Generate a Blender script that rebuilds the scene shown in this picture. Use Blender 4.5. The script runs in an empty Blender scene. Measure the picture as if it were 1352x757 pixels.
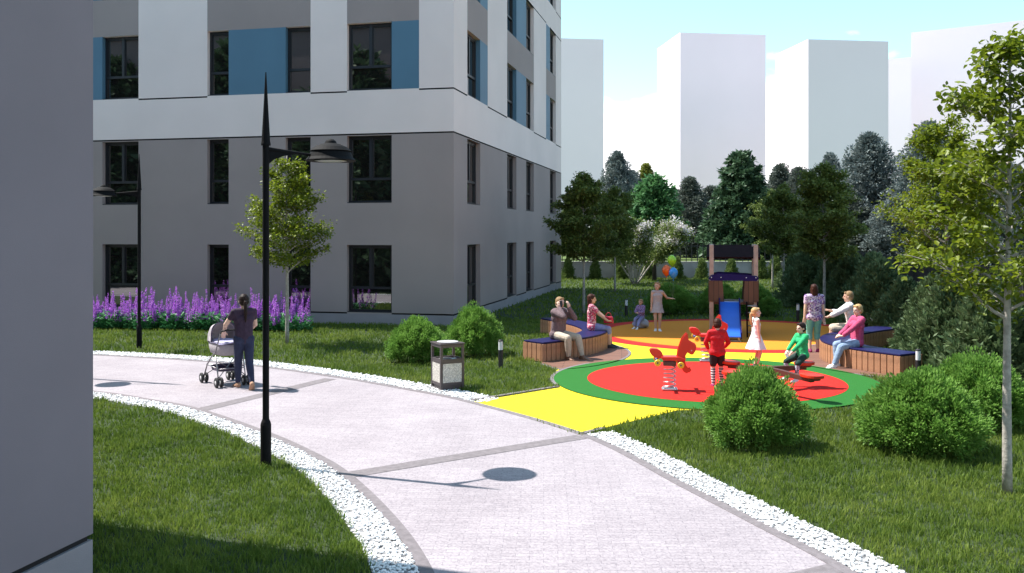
import bpy, bmesh, math, random
import numpy as np
from mathutils import Vector, Matrix

random.seed(7)
RNG = np.random.default_rng(11)
PI = math.pi
scene = bpy.context.scene
COL = scene.collection

# ------------------------------------------------------------------ camera
CAM_H = 2.75
FPX = 1200.0                       # focal length measured in photo pixels (photo is 1352 wide)
HOR = 308.0                        # height of the horizon in the photo


def G(px, py, z=0.0):
    """world point at height z that the photograph shows at (px, py)"""
    y = (CAM_H - z) * FPX / (py - HOR)
    return Vector(((px - 676.0) * y / FPX, y, z))


def GY(px, y, z=0.0):
    return Vector(((px - 676.0) * y / FPX, y, z))


cam_d = bpy.data.cameras.new('camera')
cam = bpy.data.objects.new('camera', cam_d)
COL.objects.link(cam)
cam.location = (0, 0, CAM_H)
cam.rotation_euler = (PI / 2, 0, 0)
cam_d.sensor_width = 36.0
cam_d.lens = 36.0 * FPX / 1352.0
cam_d.shift_y = -(378.5 - HOR) / 1352.0
cam_d.clip_start = 0.1
cam_d.clip_end = 6000.0
scene.camera = cam

# ------------------------------------------------------------------ materials


def new_mat(name):
    m = bpy.data.materials.new(name)
    m.use_nodes = True
    nt = m.node_tree
    return m, nt, nt.nodes['Principled BSDF'], nt.nodes, nt.links


def mat(name, col, rough=0.6, var=0.0, scale=8.0, bump=0.0, bscale=None, metal=0.0, spec=0.5, detail=4.0, col2=None, coat=0.0):
    """principled material; VAR mixes between darker and lighter tones (or COL2) with object-space noise, BUMP adds relief"""
    m, nt, b, N, L = new_mat(name)
    b.inputs['Roughness'].default_value = rough
    b.inputs['Metallic'].default_value = metal
    b.inputs['Specular IOR Level'].default_value = spec
    b.inputs['Coat Weight'].default_value = coat
    c = tuple(col) + (1.0,)
    b.inputs['Base Color'].default_value = c
    if var or bump:
        tc = N.new('ShaderNodeTexCoord')
        if var:
            nz = N.new('ShaderNodeTexNoise')
            nz.inputs['Scale'].default_value = scale
            nz.inputs['Detail'].default_value = detail
            L.new(tc.outputs['Object'], nz.inputs['Vector'])
            rp = N.new('ShaderNodeValToRGB')
            lo = tuple(x * (1 - var) for x in col) + (1.0,)
            hi = (tuple(col2) if col2 else tuple(min(1.0, x * (1 + var)) for x in col)) + (1.0,)
            rp.color_ramp.elements[0].color = lo
            rp.color_ramp.elements[1].color = hi
            rp.color_ramp.elements[0].position = 0.3
            rp.color_ramp.elements[1].position = 0.7
            L.new(nz.outputs['Fac'], rp.inputs['Fac'])
            L.new(rp.outputs['Color'], b.inputs['Base Color'])
        if bump:
            nb = N.new('ShaderNodeTexNoise')
            nb.inputs['Scale'].default_value = bscale or scale * 4
            nb.inputs['Detail'].default_value = 3.0
            L.new(tc.outputs['Object'], nb.inputs['Vector'])
            bp = N.new('ShaderNodeBump')
            bp.inputs['Strength'].default_value = bump
            bp.inputs['Distance'].default_value = 0.02
            L.new(nb.outputs['Fac'], bp.inputs['Height'])
            L.new(bp.outputs['Normal'], b.inputs['Normal'])
    return m


def leaf_mat(name, cols, trans=0.35, rough=0.45, spec=0.35, noise=None):
    """foliage: every leaf its own tone, light passes through"""
    m, nt, b, N, L = new_mat(name)
    out = N['Material Output']
    geo = N.new('ShaderNodeNewGeometry')
    rp = N.new('ShaderNodeValToRGB')
    els = rp.color_ramp.elements
    els[0].color = tuple(cols[0]) + (1,)
    els[1].color = tuple(cols[-1]) + (1,)
    for i, c in enumerate(cols[1:-1]):
        e = els.new((i + 1) / (len(cols) - 1))
        e.color = tuple(c) + (1,)
    fac = geo.outputs['Random Per Island']
    if noise:
        tc = N.new('ShaderNodeTexCoord')
        nz = N.new('ShaderNodeTexNoise')
        nz.inputs['Scale'].default_value = noise
        nz.inputs['Detail'].default_value = 3.0
        L.new(tc.outputs['Object'], nz.inputs['Vector'])
        mx = N.new('ShaderNodeMath')
        mx.operation = 'MULTIPLY_ADD'
        mx.inputs[1].default_value = 0.45
        L.new(fac, mx.inputs[0])
        m2 = N.new('ShaderNodeMath')
        m2.operation = 'MULTIPLY_ADD'
        m2.inputs[1].default_value = 1.6
        m2.inputs[2].default_value = -0.52
        L.new(nz.outputs['Fac'], m2.inputs[0])
        L.new(m2.outputs[0], mx.inputs[2])
        fac = mx.outputs[0]
    L.new(fac, rp.inputs['Fac'])
    L.new(rp.outputs['Color'], b.inputs['Base Color'])
    b.inputs['Roughness'].default_value = rough
    b.inputs['Specular IOR Level'].default_value = spec
    if trans > 0:
        tr = N.new('ShaderNodeBsdfTranslucent')
        L.new(rp.outputs['Color'], tr.inputs['Color'])
        ms = N.new('ShaderNodeMixShader')
        ms.inputs['Fac'].default_value = trans
        L.new(b.outputs['BSDF'], ms.inputs[1])
        L.new(tr.outputs['BSDF'], ms.inputs[2])
        L.new(ms.outputs['Shader'], out.inputs['Surface'])
    return m


def pattern_mat(name, cols, kind='spots', scale=40.0, rough=0.8):
    """printed cloth: spots (voronoi cells), stripes across z, or checks"""
    m, nt, b, N, L = new_mat(name)
    b.inputs['Roughness'].default_value = rough
    tc = N.new('ShaderNodeTexCoord')
    rp = N.new('ShaderNodeValToRGB')
    rp.color_ramp.interpolation = 'CONSTANT'
    els = rp.color_ramp.elements
    els[0].color = tuple(cols[0]) + (1,)
    els[0].position = 0.0
    els[1].color = tuple(cols[1]) + (1,)
    els[1].position = 1.0 / len(cols)
    for i, c in enumerate(cols[2:]):
        e = els.new((i + 2) / len(cols))
        e.color = tuple(c) + (1,)
    if kind == 'spots':
        v = N.new('ShaderNodeTexVoronoi')
        v.inputs['Scale'].default_value = scale
        L.new(tc.outputs['Object'], v.inputs['Vector'])
        s = N.new('ShaderNodeSeparateColor')
        L.new(v.outputs['Color'], s.inputs['Color'])
        L.new(s.outputs['Red'], rp.inputs['Fac'])
    elif kind == 'stripes':
        w = N.new('ShaderNodeTexWave')
        w.wave_type = 'BANDS'
        w.bands_direction = 'Z'
        w.inputs['Scale'].default_value = scale
        L.new(tc.outputs['Object'], w.inputs['Vector'])
        L.new(w.outputs['Fac'], rp.inputs['Fac'])
    else:
        w = N.new('ShaderNodeTexChecker')
        w.inputs['Scale'].default_value = scale
        L.new(tc.outputs['Object'], w.inputs['Vector'])
        L.new(w.outputs['Fac'], rp.inputs['Fac'])
    L.new(rp.outputs['Color'], b.inputs['Base Color'])
    return m


# ------------------------------------------------------------------ object helpers


def tag(o, label=None, cat=None, group=None, kind=None):
    if label:
        o['label'] = label
    if cat:
        o['category'] = cat
    if group:
        o['group'] = group
    if kind:
        o['kind'] = kind
    return o


def empty(name, loc=(0, 0, 0), rz=0.0):
    o = bpy.data.objects.new(name, None)
    o.empty_display_size = 0.2
    o.location = loc
    o.rotation_euler = (0, 0, rz)
    COL.objects.link(o)
    return o


def link_mesh(name, me, parent=None, loc=None):
    o = bpy.data.objects.new(name, me)
    COL.objects.link(o)
    if parent is not None:
        o.parent = parent
    if loc is not None:
        o.location = loc
    return o


def kids(o):
    return [c for c in bpy.data.objects if c.parent is o]


def copy_tree(o, parent=None, children=None):
    """copy of a thing with copies of its parts and sub-parts (mesh data shared)"""
    c = o.copy()
    COL.objects.link(c)
    if parent is not None:
        c.parent = parent
    for k in kids(o):
        copy_tree(k, c)
    return c


def dup(o, loc, rz=0.0, scale=1.0, label=None):
    c = copy_tree(o)
    c.location = loc
    c.rotation_euler = (0, 0, rz)
    c.scale = (scale,) * 3 if not isinstance(scale, tuple) else scale
    if label:
        c['label'] = label
    return c


class MB:
    """collects solids into ONE mesh"""

    def __init__(self):
        self.v, self.f, self.m = [], [], []

    def add(self, vs, fs, mi=0):
        b = len(self.v)
        self.v.extend(tuple(p) for p in vs)
        self.f.extend(tuple(b + i for i in f) for f in fs)
        self.m.extend([mi] * len(fs))
        return self

    def box(self, c, s, rz=0.0, mi=0, mtx=None):
        hx, hy, hz = s[0] / 2, s[1] / 2, s[2] / 2
        M = (mtx if mtx is not None else Matrix.Translation(Vector(c)) @ Matrix.Rotation(rz, 4, 'Z'))
        vs = [M @ Vector((x, y, z)) for z in (-hz, hz) for x, y in ((-hx, -hy), (hx, -hy), (hx, hy), (-hx, hy))]
        fs = [(3, 2, 1, 0), (4, 5, 6, 7), (0, 1, 5, 4), (1, 2, 6, 5), (2, 3, 7, 6), (3, 0, 4, 7)]
        return self.add(vs, fs, mi)

    def bar(self, a, b, w, h, mi=0, up=Vector((0, 0, 1))):
        """rectangular bar from a to b, w across, h along UP"""
        a, b = Vector(a), Vector(b)
        d = (b - a).normalized()
        s = d.cross(up)
        if s.length < 1e-4:
            s = d.cross(Vector((0, 1, 0)))
        s.normalize()
        u = s.cross(d).normalized()
        vs = [p + s * x * w / 2 + u * z * h / 2 for p in (a, b) for x, z in ((-1, -1), (1, -1), (1, 1), (-1, 1))]
        fs = [(0, 1, 2, 3), (7, 6, 5, 4), (0, 4, 5, 1), (1, 5, 6, 2), (2, 6, 7, 3), (3, 7, 4, 0)]
        return self.add(vs, fs, mi)

    def tube(self, pts, r, n=8, mi=0, caps=True):
        pts = [Vector(p) for p in pts]
        rs = r if isinstance(r, (list, tuple)) else [r] * len(pts)
        vs, fs = [], []
        prev = None
        for i, p in enumerate(pts):
            d = (pts[min(i + 1, len(pts) - 1)] - pts[max(i - 1, 0)]).normalized()
            if prev is None:
                s = d.cross(Vector((0, 0, 1)))
                if s.length < 0.05:
                    s = d.cross(Vector((0, 1, 0)))
                s.normalize()
            else:
                s = (prev - d * prev.dot(d)).normalized()
            prev = s
            t = d.cross(s)
            for k in range(n):
                a = 2 * PI * k / n
                vs.append(p + (s * math.cos(a) + t * math.sin(a)) * rs[i])
        for i in range(len(pts) - 1):
            for k in range(n):
                k2 = (k + 1) % n
                fs.append((i * n + k, i * n + k2, (i + 1) * n + k2, (i + 1) * n + k))
        if caps:
            fs.append(tuple(range(n))[::-1])
            fs.append(tuple(range((len(pts) - 1) * n, len(pts) * n)))
        return self.add(vs, fs, mi)

    def lathe(self, prof, n=24, o=(0, 0, 0), mi=0, mtx=None):
        """profile [(r, z)] turned about z"""
        vs, fs = [], []
        o = Vector(o)
        M = mtx or Matrix.Identity(4)
        for r, z in prof:
            for k in range(n):
                a = 2 * PI * k / n
                vs.append(M @ Vector((max(r, 1e-4) * math.cos(a), max(r, 1e-4) * math.sin(a), z)) + o)
        for i in range(len(prof) - 1):
            for k in range(n):
                k2 = (k + 1) % n
                fs.append((i * n + k, i * n + k2, (i + 1) * n + k2, (i + 1) * n + k))
        fs.append(tuple(range(n))[::-1])
        fs.append(tuple(range((len(prof) - 1) * n, len(prof) * n)))
        return self.add(vs, fs, mi)

    def prism(self, poly, z0, z1, mi=0, mtx=None, top_mi=None):
        """closed 2-D outline (may be concave) raised from z0 to z1"""
        M = mtx or Matrix.Identity(4)
        n = len(poly)
        area = sum(poly[i][0] * poly[(i + 1) % n][1] - poly[(i + 1) % n][0] * poly[i][1] for i in range(n))
        if area < 0:
            poly = list(poly)[::-1]
        vs = [M @ Vector((p[0], p[1], z)) for z in (z0, z1) for p in poly]
        fs = [(i, (i + 1) % n, n + (i + 1) % n, n + i) for i in range(n)]
        self.add(vs, fs, mi)
        b = len(self.v) - 2 * n
        self.f.append(tuple(b + i for i in range(n))[::-1])
        self.m.append(mi)
        self.f.append(tuple(b + n + i for i in range(n)))
        self.m.append(mi if top_mi is None else top_mi)
        return self

    def ell(self, c, r, n=12, mi=0, mtx=None):
        c = Vector(c)
        M = mtx or Matrix.Identity(3)
        vs, fs = [], []
        k = n // 2
        for i in range(k + 1):
            th = PI * i / k
            for j in range(n):
                a = 2 * PI * j / n
                vs.append(c + M @ Vector((r[0] * max(math.sin(th), 1e-3) * math.cos(a), r[1] * max(math.sin(th), 1e-3) * math.sin(a), -r[2] * math.cos(th))))
        for i in range(k):
            for j in range(n):
                j2 = (j + 1) % n
                fs.append((i * n + j, i * n + j2, (i + 1) * n + j2, (i + 1) * n + j))
        fs.append(tuple(range(n))[::-1])
        fs.append(tuple(range(k * n, k * n + n)))
        return self.add(vs, fs, mi)

    def cap(self, a, b, ra, rb=None, n=12, mi=0):
        """tapered capsule"""
        rb = ra if rb is None else rb
        a, b = Vector(a), Vector(b)
        d = b - a
        if d.length < 1e-5:
            return self.ell(a, (ra, ra, ra), n, mi)
        d.normalize()
        pts, rs = [], []
        for t in (-1.0, -0.9, -0.6, 0.0):
            pts.append(a + d * (ra * t)); rs.append(max(ra * math.sqrt(max(0, 1 - t * t)), ra * 0.05))
        for t in (0.0, 0.6, 0.9, 1.0):
            pts.append(b + d * (rb * t)); rs.append(max(rb * math.sqrt(max(0, 1 - t * t)), rb * 0.05))
        return self.tube(pts, rs, n, mi)

    def mesh(self, name, mats, smooth=False):
        me = bpy.data.meshes.new(name)
        me.from_pydata(self.v, [], self.f)
        for m in (mats if isinstance(mats, (list, tuple)) else [mats]):
            me.materials.append(m)
        me.polygons.foreach_set('material_index', self.m)
        if smooth:
            me.polygons.foreach_set('use_smooth', [True] * len(self.f))
        me.update()
        return me

    def build(self, name, mats, parent=None, loc=None, smooth=False, bevel=0.0, angle=40):
        me = self.mesh(name, mats, smooth)
        o = link_mesh(name, me, parent, loc)
        if bevel:
            bv = o.modifiers.new('bevel', 'BEVEL')
            bv.width = bevel
            bv.segments = 2
            bv.limit_method = 'ANGLE'
            bv.angle_limit = math.radians(angle)
        return o


def np_mesh(name, V, Fs, mats, smooth=False, mis=None):
    """fast mesh from numpy: V (n,3), Fs list of (m,k) index arrays"""
    me = bpy.data.meshes.new(name)
    V = np.asarray(V, np.float32)
    me.vertices.add(len(V))
    me.vertices.foreach_set('co', V.ravel())
    loops = np.concatenate([np.asarray(F, np.int32).ravel() for F in Fs])
    tot = np.concatenate([np.full(len(F), F.shape[1], np.int32) for F in Fs])
    start = np.concatenate([[0], np.cumsum(tot)[:-1]]).astype(np.int32)
    me.loops.add(len(loops))
    me.loops.foreach_set('vertex_index', loops)
    me.polygons.add(len(tot))
    me.polygons.foreach_set('loop_start', start)
    me.polygons.foreach_set('loop_total', tot)
    for m in (mats if isinstance(mats, (list, tuple)) else [mats]):
        me.materials.append(m)
    if mis is not None:
        me.polygons.foreach_set('material_index', np.asarray(mis, np.int32))
    if smooth:
        me.polygons.foreach_set('use_smooth', np.ones(len(tot), bool))
    me.update(calc_edges=True)
    me.validate()
    return me


def unit(a):
    return a / np.maximum(np.linalg.norm(a, axis=-1, keepdims=True), 1e-9)


def rand_unit(n, rng=RNG):
    return unit(rng.normal(size=(n, 3)))


def leaf_cloud(C, D, Nn, Ln, W, fold=0.22):
    """six-cornered folded leaves: base C, direction D, normal N -> vertices, quads"""
    D = unit(D)
    S = unit(np.cross(D, Nn))
    U = unit(np.cross(S, D))
    Ln = np.broadcast_to(np.asarray(Ln, float).reshape(-1, 1), (len(C), 1))
    W = np.broadcast_to(np.asarray(W, float).reshape(-1, 1), (len(C), 1))
    P = [C,
         C + D * Ln * 0.35 + S * W * 0.5 + U * W * fold,
         C + D * Ln * 0.75 + S * W * 0.33 + U * W * fold * 0.6,
         C + D * Ln,
         C + D * Ln * 0.75 - S * W * 0.33 + U * W * fold * 0.6,
         C + D * Ln * 0.35 - S * W * 0.5 + U * W * fold]
    V = np.stack(P, 1).reshape(-1, 3)
    b = (np.arange(len(C)) * 6)[:, None]
    F = np.concatenate([b + np.array([[0, 1, 2, 3]]), b + np.array([[0, 3, 4, 5]])])
    return V, F


def kite_cloud(C, D, Nn, Ln, W):
    """four-cornered sprays"""
    D = unit(D)
    S = unit(np.cross(D, Nn))
    Ln = np.broadcast_to(np.asarray(Ln, float).reshape(-1, 1), (len(C), 1))
    W = np.broadcast_to(np.asarray(W, float).reshape(-1, 1), (len(C), 1))
    V = np.stack([C, C + D * Ln * 0.55 + S * W * 0.5, C + D * Ln, C + D * Ln * 0.55 - S * W * 0.5], 1).reshape(-1, 3)
    F = (np.arange(len(C)) * 4)[:, None] + np.array([[0, 1, 2, 3]])
    return V, F


def smooth_line(pts, n=12):
    """Catmull-Rom through 2-D points"""
    P = [Vector((p[0], p[1])) for p in pts]
    P = [P[0] * 2 - P[1]] + P + [P[-1] * 2 - P[-2]]
    out = []
    for i in range(1, len(P) - 2):
        a, b, c, d = P[i - 1:i + 3]
        for k in range(n):
            t = k / n
            out.append(0.5 * ((2 * b) + (c - a) * t + (2 * a - 5 * b + 4 * c - d) * t * t + (3 * b - 3 * c + d - a) * t ** 3))
    out.append(P[-2])
    return out


def offset_line(line, d):
    """line moved d to its left"""
    out = []
    for i, p in enumerate(line):
        t = (line[min(i + 1, len(line) - 1)] - line[max(i - 1, 0)]).normalized()
        out.append(p + Vector((-t.y, t.x)) * d)
    return out


def inside(P, poly):
    """which of the 2-D points P (n,2) lie in the outline POLY"""
    poly = np.array([(p[0], p[1]) for p in poly])
    x, y = P[:, 0], P[:, 1]
    r = np.zeros(len(P), bool)
    j = len(poly) - 1
    for i in range(len(poly)):
        xi, yi = poly[i]
        xj, yj = poly[j]
        c = ((yi > y) != (yj > y)) & (x < (xj - xi) * (y - yi) / (yj - yi + 1e-12) + xi)
        r ^= c
        j = i
    return r


def sheet(name, poly, z, m, kind='structure', holes=None):
    """flat ground layer from a concave outline"""
    bm = bmesh.new()
    vs = [bm.verts.new((p[0], p[1], z)) for p in poly]
    f = bm.faces.new(vs)
    bmesh.ops.triangulate(bm, faces=[f])
    bmesh.ops.recalc_face_normals(bm, faces=bm.faces)
    for f in bm.faces:
        if f.normal.z < 0:
            f.normal_flip()
    me = bpy.data.meshes.new(name)
    bm.to_mesh(me)
    bm.free()
    me.materials.append(m)
    o = link_mesh(name, me)
    o['kind'] = kind
    return o


def ribbon(name, la, lb, z, m, thick=0.0, kind='structure'):
    """band between two lines; THICK > 0 gives it a body below z"""
    n = len(la)
    vs = [(p[0], p[1], z) for p in la] + [(p[0], p[1], z) for p in lb]
    fs = [(i, i + 1, n + i + 1, n + i) for i in range(n - 1)]
    if thick:
        b = len(vs)
        vs += [(x, y, zz - thick) for x, y, zz in vs]
        fs += [(i, b + i, b + i + 1, i + 1) for i in range(n - 1)]
        fs += [(n + i, n + i + 1, b + n + i + 1, b + n + i) for i in range(n - 1)]
        fs += [(0, n, b + n, b), (n - 1, b + n - 1, b + 2 * n - 1, 2 * n - 1)]
    me = bpy.data.meshes.new(name)
    me.from_pydata(vs, [], fs)
    bm = bmesh.new()
    bm.from_mesh(me)
    bmesh.ops.recalc_face_normals(bm, faces=bm.faces)
    bm.to_mesh(me)
    bm.free()
    me.materials.append(m)
    me.update()
    o = link_mesh(name, me)
    o['kind'] = kind
    return o
# ------------------------------------------------------------------ people
SKIN = mat('skin', (0.55, 0.33, 0.24), 0.55, 0.06, 30)
SKIN_PALE = mat('skin_pale', (0.66, 0.44, 0.34), 0.55, 0.05, 30)
EYE = mat('eye_dark', (0.02, 0.015, 0.012), 0.25)
LIP = mat('lip', (0.40, 0.14, 0.12), 0.5)
HAIR_DARK = mat('hair_dark_brown', (0.022, 0.012, 0.010), 0.45, 0.4, 60, 0.3, 120, spec=0.15)
HAIR_BROWN = mat('hair_red_brown', (0.050, 0.017, 0.011), 0.45, 0.4, 60, 0.3, 120, spec=0.15)
HAIR_BLOND = mat('hair_blond', (0.50, 0.33, 0.15), 0.45, 0.3, 60, 0.3, 120, spec=0.15)
HAIR_LIGHT = mat('hair_light_brown', (0.30, 0.19, 0.10), 0.5, 0.3, 60, 0.3, 120, spec=0.15)


def voxel(mb, size, smooth_n=4, factor=0.5):
    """fuse overlapping solids into one continuous skin"""
    me = mb.mesh('raw', [SKIN])
    o = link_mesh('raw', me)
    r = o.modifiers.new('r', 'REMESH')
    r.mode = 'VOXEL'
    r.voxel_size = size
    if smooth_n:
        s = o.modifiers.new('s', 'SMOOTH')
        s.factor = factor
        s.iterations = smooth_n
    dg = bpy.context.evaluated_depsgraph_get()
    out = bpy.data.meshes.new_from_object(o.evaluated_get(dg))
    bpy.data.objects.remove(o)
    bpy.data.meshes.remove(me)
    out.materials.clear()
    out.polygons.foreach_set('use_smooth', np.ones(len(out.polygons), bool))
    return out


def bend(root, target, l1, l2, pole):
    """middle joint of a two-bone limb that bends towards POLE"""
    root, target, pole = Vector(root), Vector(target), Vector(pole)
    d = target - root
    L = min(d.length, (l1 + l2) * 0.999)
    d.normalize()
    a = (l1 * l1 - l2 * l2 + L * L) / (2 * L)
    h = math.sqrt(max(l1 * l1 - a * a, 0))
    p = (pole - d * pole.dot(d)).normalized()
    return root + d * a + p * h, root + d * L


def lerp(a, b, t):
    return Vector(a) * (1 - t) + Vector(b) * t


def person(s):
    """S: pose and clothes, in the person's own axes (x to their right, y forward, z up)"""
    H = s['H']
    w = s.get('wide', 1.0)
    hs = s.get('head', 1.0) * H * (1.0 if H > 1.45 else 1.22)
    vx = s.get('voxel', 0.0085)
    pel = Vector(s.get('pelvis', (0, 0, 0.52 * H)))
    lean = Vector(s.get('lean', (0, 0.0, 1))).normalized()
    ty = s.get('twist', 0.0)
    right = Vector((math.cos(ty), math.sin(ty), 0))
    right = (right - lean * right.dot(lean)).normalized()
    fwd = lean.cross(right).normalized() * 1.0
    T = lambda r, f, u: pel + right * (r * H) + fwd * (f * H) + lean * (u * H)
    hip = [pel + Vector((-0.050 * H * w, 0, -0.005 * H)), pel + Vector((0.050 * H * w, 0, -0.005 * H))]
    waist, chest, neck0 = T(0, 0, 0.10), T(0, 0.004, 0.205), T(0, -0.006, 0.305)
    sh = [T(-0.100 * w, -0.002, 0.283), T(0.100 * w, -0.002, 0.283)]
    hd = Vector(s.get('look', (0, 1, 0))).normalized()           # where the face points
    upv = (Vector((0, 0, 1)) - hd * hd.z).normalized()
    hr = hd.cross(upv).normalized()
    neck1 = neck0 + (lean * 0.5 + Vector((0, 0, 1)) * 0.5).normalized() * 0.045 * H
    hc = neck1 + upv * hs * 0.046 + hd * hs * 0.014
    Hm = Matrix((hr, hd, upv)).transposed()
    HP = lambda r, f, u: hc + hr * (r * hs) + hd * (f * hs) + upv * (u * hs)
    feet = [Vector(p) for p in s.get('feet', ((-0.055 * H, 0, 0.045 * H), (0.055 * H, 0, 0.045 * H)))]
    kpole = s.get('knee', (0, 1, 0.05))
    kp = kpole if isinstance(kpole[0], (tuple, list, Vector)) else (kpole, kpole)
    toe = [Vector(t).normalized() for t in s.get('toes', ((-0.15, 1, -0.12), (0.15, 1, -0.12)))]
    knee, ank = [None, None], [None, None]
    for i in (0, 1):
        knee[i], ank[i] = bend(hip[i], feet[i], 0.245 * H, 0.238 * H, kp[i])
    hands = [Vector(p) for p in s.get('hands', ((-0.15 * H, 0.03 * H, 0.47 * H), (0.15 * H, 0.03 * H, 0.47 * H)))]
    ep = s.get('elbow', ((-0.5, -1, -0.2), (0.5, -1, -0.2)))
    elb, wri = [None, None], [None, None]
    for i in (0, 1):
        elb[i], wri[i] = bend(sh[i], hands[i], 0.168 * H, 0.145 * H, ep[i])
    hdir = s.get('hand_dir', (None, None))

    def torso(mb, g, low=True):
        if low:
            mb.cap(hip[0] + Vector((0.006 * H, 0, 0)), hip[1] - Vector((0.006 * H, 0, 0)), 0.056 * H + g)
        mb.cap(pel, waist, 0.057 * H + g, 0.052 * H + g)
        mb.cap(lerp(waist, waist - right * 1e-3, 1) - right * 0.030 * H * w, waist + right * 0.030 * H * w, 0.046 * H + g)
        mb.cap(chest - right * 0.045 * H * w, chest + right * 0.045 * H * w, 0.056 * H + g)
        if s.get('bust'):
            for k in (-1, 1):
                mb.ell(chest + right * 0.037 * H * k + fwd * 0.040 * H, (0.03 * H + g,) * 3)
        mb.cap(waist, chest, 0.052 * H + g, 0.056 * H + g)
        for k in (-1, 1):
            mb.cap(chest + right * 0.040 * H * w * k, pel + right * 0.036 * H * w * k, 0.049 * H + g, (0.051 if low else 0.047) * H + g)
        mb.cap(lerp(sh[0], sh[1], 0.1), lerp(sh[0], sh[1], 0.9), 0.034 * H + g)
        mb.cap(chest, neck0 - lean * 0.02 * H, 0.055 * H + g, 0.030 * H + g)

    def arm(mb, i, g, f0=0.0, f1=2.0):
        a = sh[i]
        mb.cap(a, lerp(a, elb[i], min(f1, 1)), 0.031 * H + g, (0.031 - 0.007 * min(f1, 1)) * H + g)
        if f1 > 1:
            mb.cap(elb[i], lerp(elb[i], wri[i], f1 - 1), 0.0245 * H + g, (0.0245 - 0.0085 * (f1 - 1)) * H + g)

    def leg(mb, i, g, f1=2.0, flare=0.0):
        a = hip[i]
        t = min(f1, 1)
        mb.cap(a, lerp(a, knee[i], t), 0.052 * H + g, (0.052 - 0.017 * t) * H + g + flare)
        if f1 > 1:
            t = f1 - 1
            calf = lerp(knee[i], ank[i], min(0.35, t))
            mb.cap(knee[i], calf, 0.035 * H + g, 0.033 * H + g + flare)
            if t > 0.35:
                mb.cap(calf, lerp(knee[i], ank[i], t), 0.033 * H + g + flare, (0.033 - 0.013 * (t - 0.35) / 0.65) * H + g + flare)

    def foot(mb, i, g):
        a = ank[i]
        side = Vector((toe[i].y, -toe[i].x, 0)).normalized()
        dn = side.cross(toe[i]).normalized()
        dn = dn if dn.z < 0 else -dn
        heel = a - toe[i] * 0.020 * H + dn * 0.022 * H
        ball = a + toe[i] * 0.085 * H + dn * 0.026 * H
        mb.cap(a, heel, 0.021 * H + g, 0.020 * H + g)
        mb.cap(heel, ball, 0.020 * H + g, 0.017 * H + g)
        for k in (-1, 1):
            mb.cap(heel + side * 0.004 * H * k, ball + side * 0.013 * H * k, 0.016 * H + g, 0.015 * H + g)
        mb.cap(ball - side * 0.01 * H, ball + toe[i] * 0.018 * H, 0.015 * H + g, 0.013 * H + g)
        mb.cap(a, ball, 0.019 * H + g, 0.013 * H + g)

    # ---- body: one continuous figure
    mb = MB()
    torso(mb, 0)
    for i in (0, 1):
        mb.cap(chest + right * (0.05 * H * w) * (i * 2 - 1), sh[i], 0.04 * H, 0.031 * H)
        arm(mb, i, 0)
        leg(mb, i, 0)
        foot(mb, i, 0)
        # hand: palm, four fingers, thumb from the side of the palm
        d = (wri[i] - elb[i]).normalized() if hdir[i] is None else Vector(hdir[i]).normalized()
        side = d.cross(Vector((0, 0, 1)))
        side = (side if side.length > 0.2 else d.cross(Vector((0, 1, 0)))).normalized()
        dn = side.cross(d).normalized()
        dn = dn if dn.z < 0 else -dn
        hl = 0.100 * H
        pe = wri[i] + d * hl * 0.45
        for k in (-1, 0, 1):
            mb.cap(wri[i] + side * k * 0.010 * H, pe + side * k * 0.014 * H, 0.0105 * H, 0.0095 * H, 8)
        for k, (o, ln) in enumerate(((-1.5, 0.40), (-0.5, 0.50), (0.5, 0.53), (1.5, 0.46))):
            a = pe + side * o * 0.0108 * H
            spread = side * o * 0.05
            b = a + (d + dn * 0.25 + spread).normalized() * hl * ln * 0.55
            c = b + (d + dn * 0.9 + spread).normalized() * hl * ln * 0.45
            mb.cap(a, b, 0.0062 * H, 0.0056 * H, 8)
            mb.cap(b, c, 0.0056 * H, 0.0048 * H, 8)
        ts = side * (1 if i == 0 else -1)
        a = wri[i] + d * hl * 0.12 + ts * 0.014 * H
        b = a + (d * 0.7 + ts * 0.7 + dn * 0.2).normalized() * hl * 0.26
        mb.cap(a, b, 0.0078 * H, 0.0066 * H, 8)
        mb.cap(b, b + (d + ts * 0.2 + dn * 0.35).normalized() * hl * 0.22, 0.0066 * H, 0.0054 * H, 8)
    mb.cap(neck0 - lean * 0.02 * H, neck1 + upv * 0.02 * hs, 0.031 * H, 0.029 * H if H > 1.45 else 0.026 * H)
    mb.ell(HP(0, -0.006, 0.012), (0.046 * hs, 0.056 * hs, 0.054 * hs), 18, 0, Hm)        # skull
    mb.ell(HP(0, 0.010, -0.022), (0.037 * hs, 0.042 * hs, 0.046 * hs), 16, 0, Hm)         # face and jaw
    mb.ell(HP(0, 0.034, -0.052), (0.016 * hs, 0.014 * hs, 0.013 * hs), 10, 0, Hm)         # chin
    mb.cap(HP(0, 0.050, 0.004), HP(0, 0.058, -0.016), 0.006 * hs, 0.009 * hs, 8)           # nose
    mb.cap(HP(-0.016, 0.046, 0.012), HP(0.016, 0.046, 0.012), 0.007 * hs, 0.007 * hs, 8)   # brow
    for k in (-1, 1):
        mb.ell(HP(0.047 * k, -0.004, -0.006), (0.006 * hs, 0.011 * hs, 0.016 * hs), 10, 0, Hm)
    me = voxel(mb, vx * 0.72, 3)
    for m in (s.get('skin', SKIN), EYE, LIP):
        me.materials.append(m)
    n = len(me.polygons)
    c = np.empty(n * 3, np.float32)
    me.polygons.foreach_get('center', c)
    c = c.reshape(-1, 3) - np.array(hc)
    loc = np.stack([c @ np.array(hr), c @ np.array(hd), c @ np.array(upv)], 1) / hs
    mi = np.zeros(n, np.int32)
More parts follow.
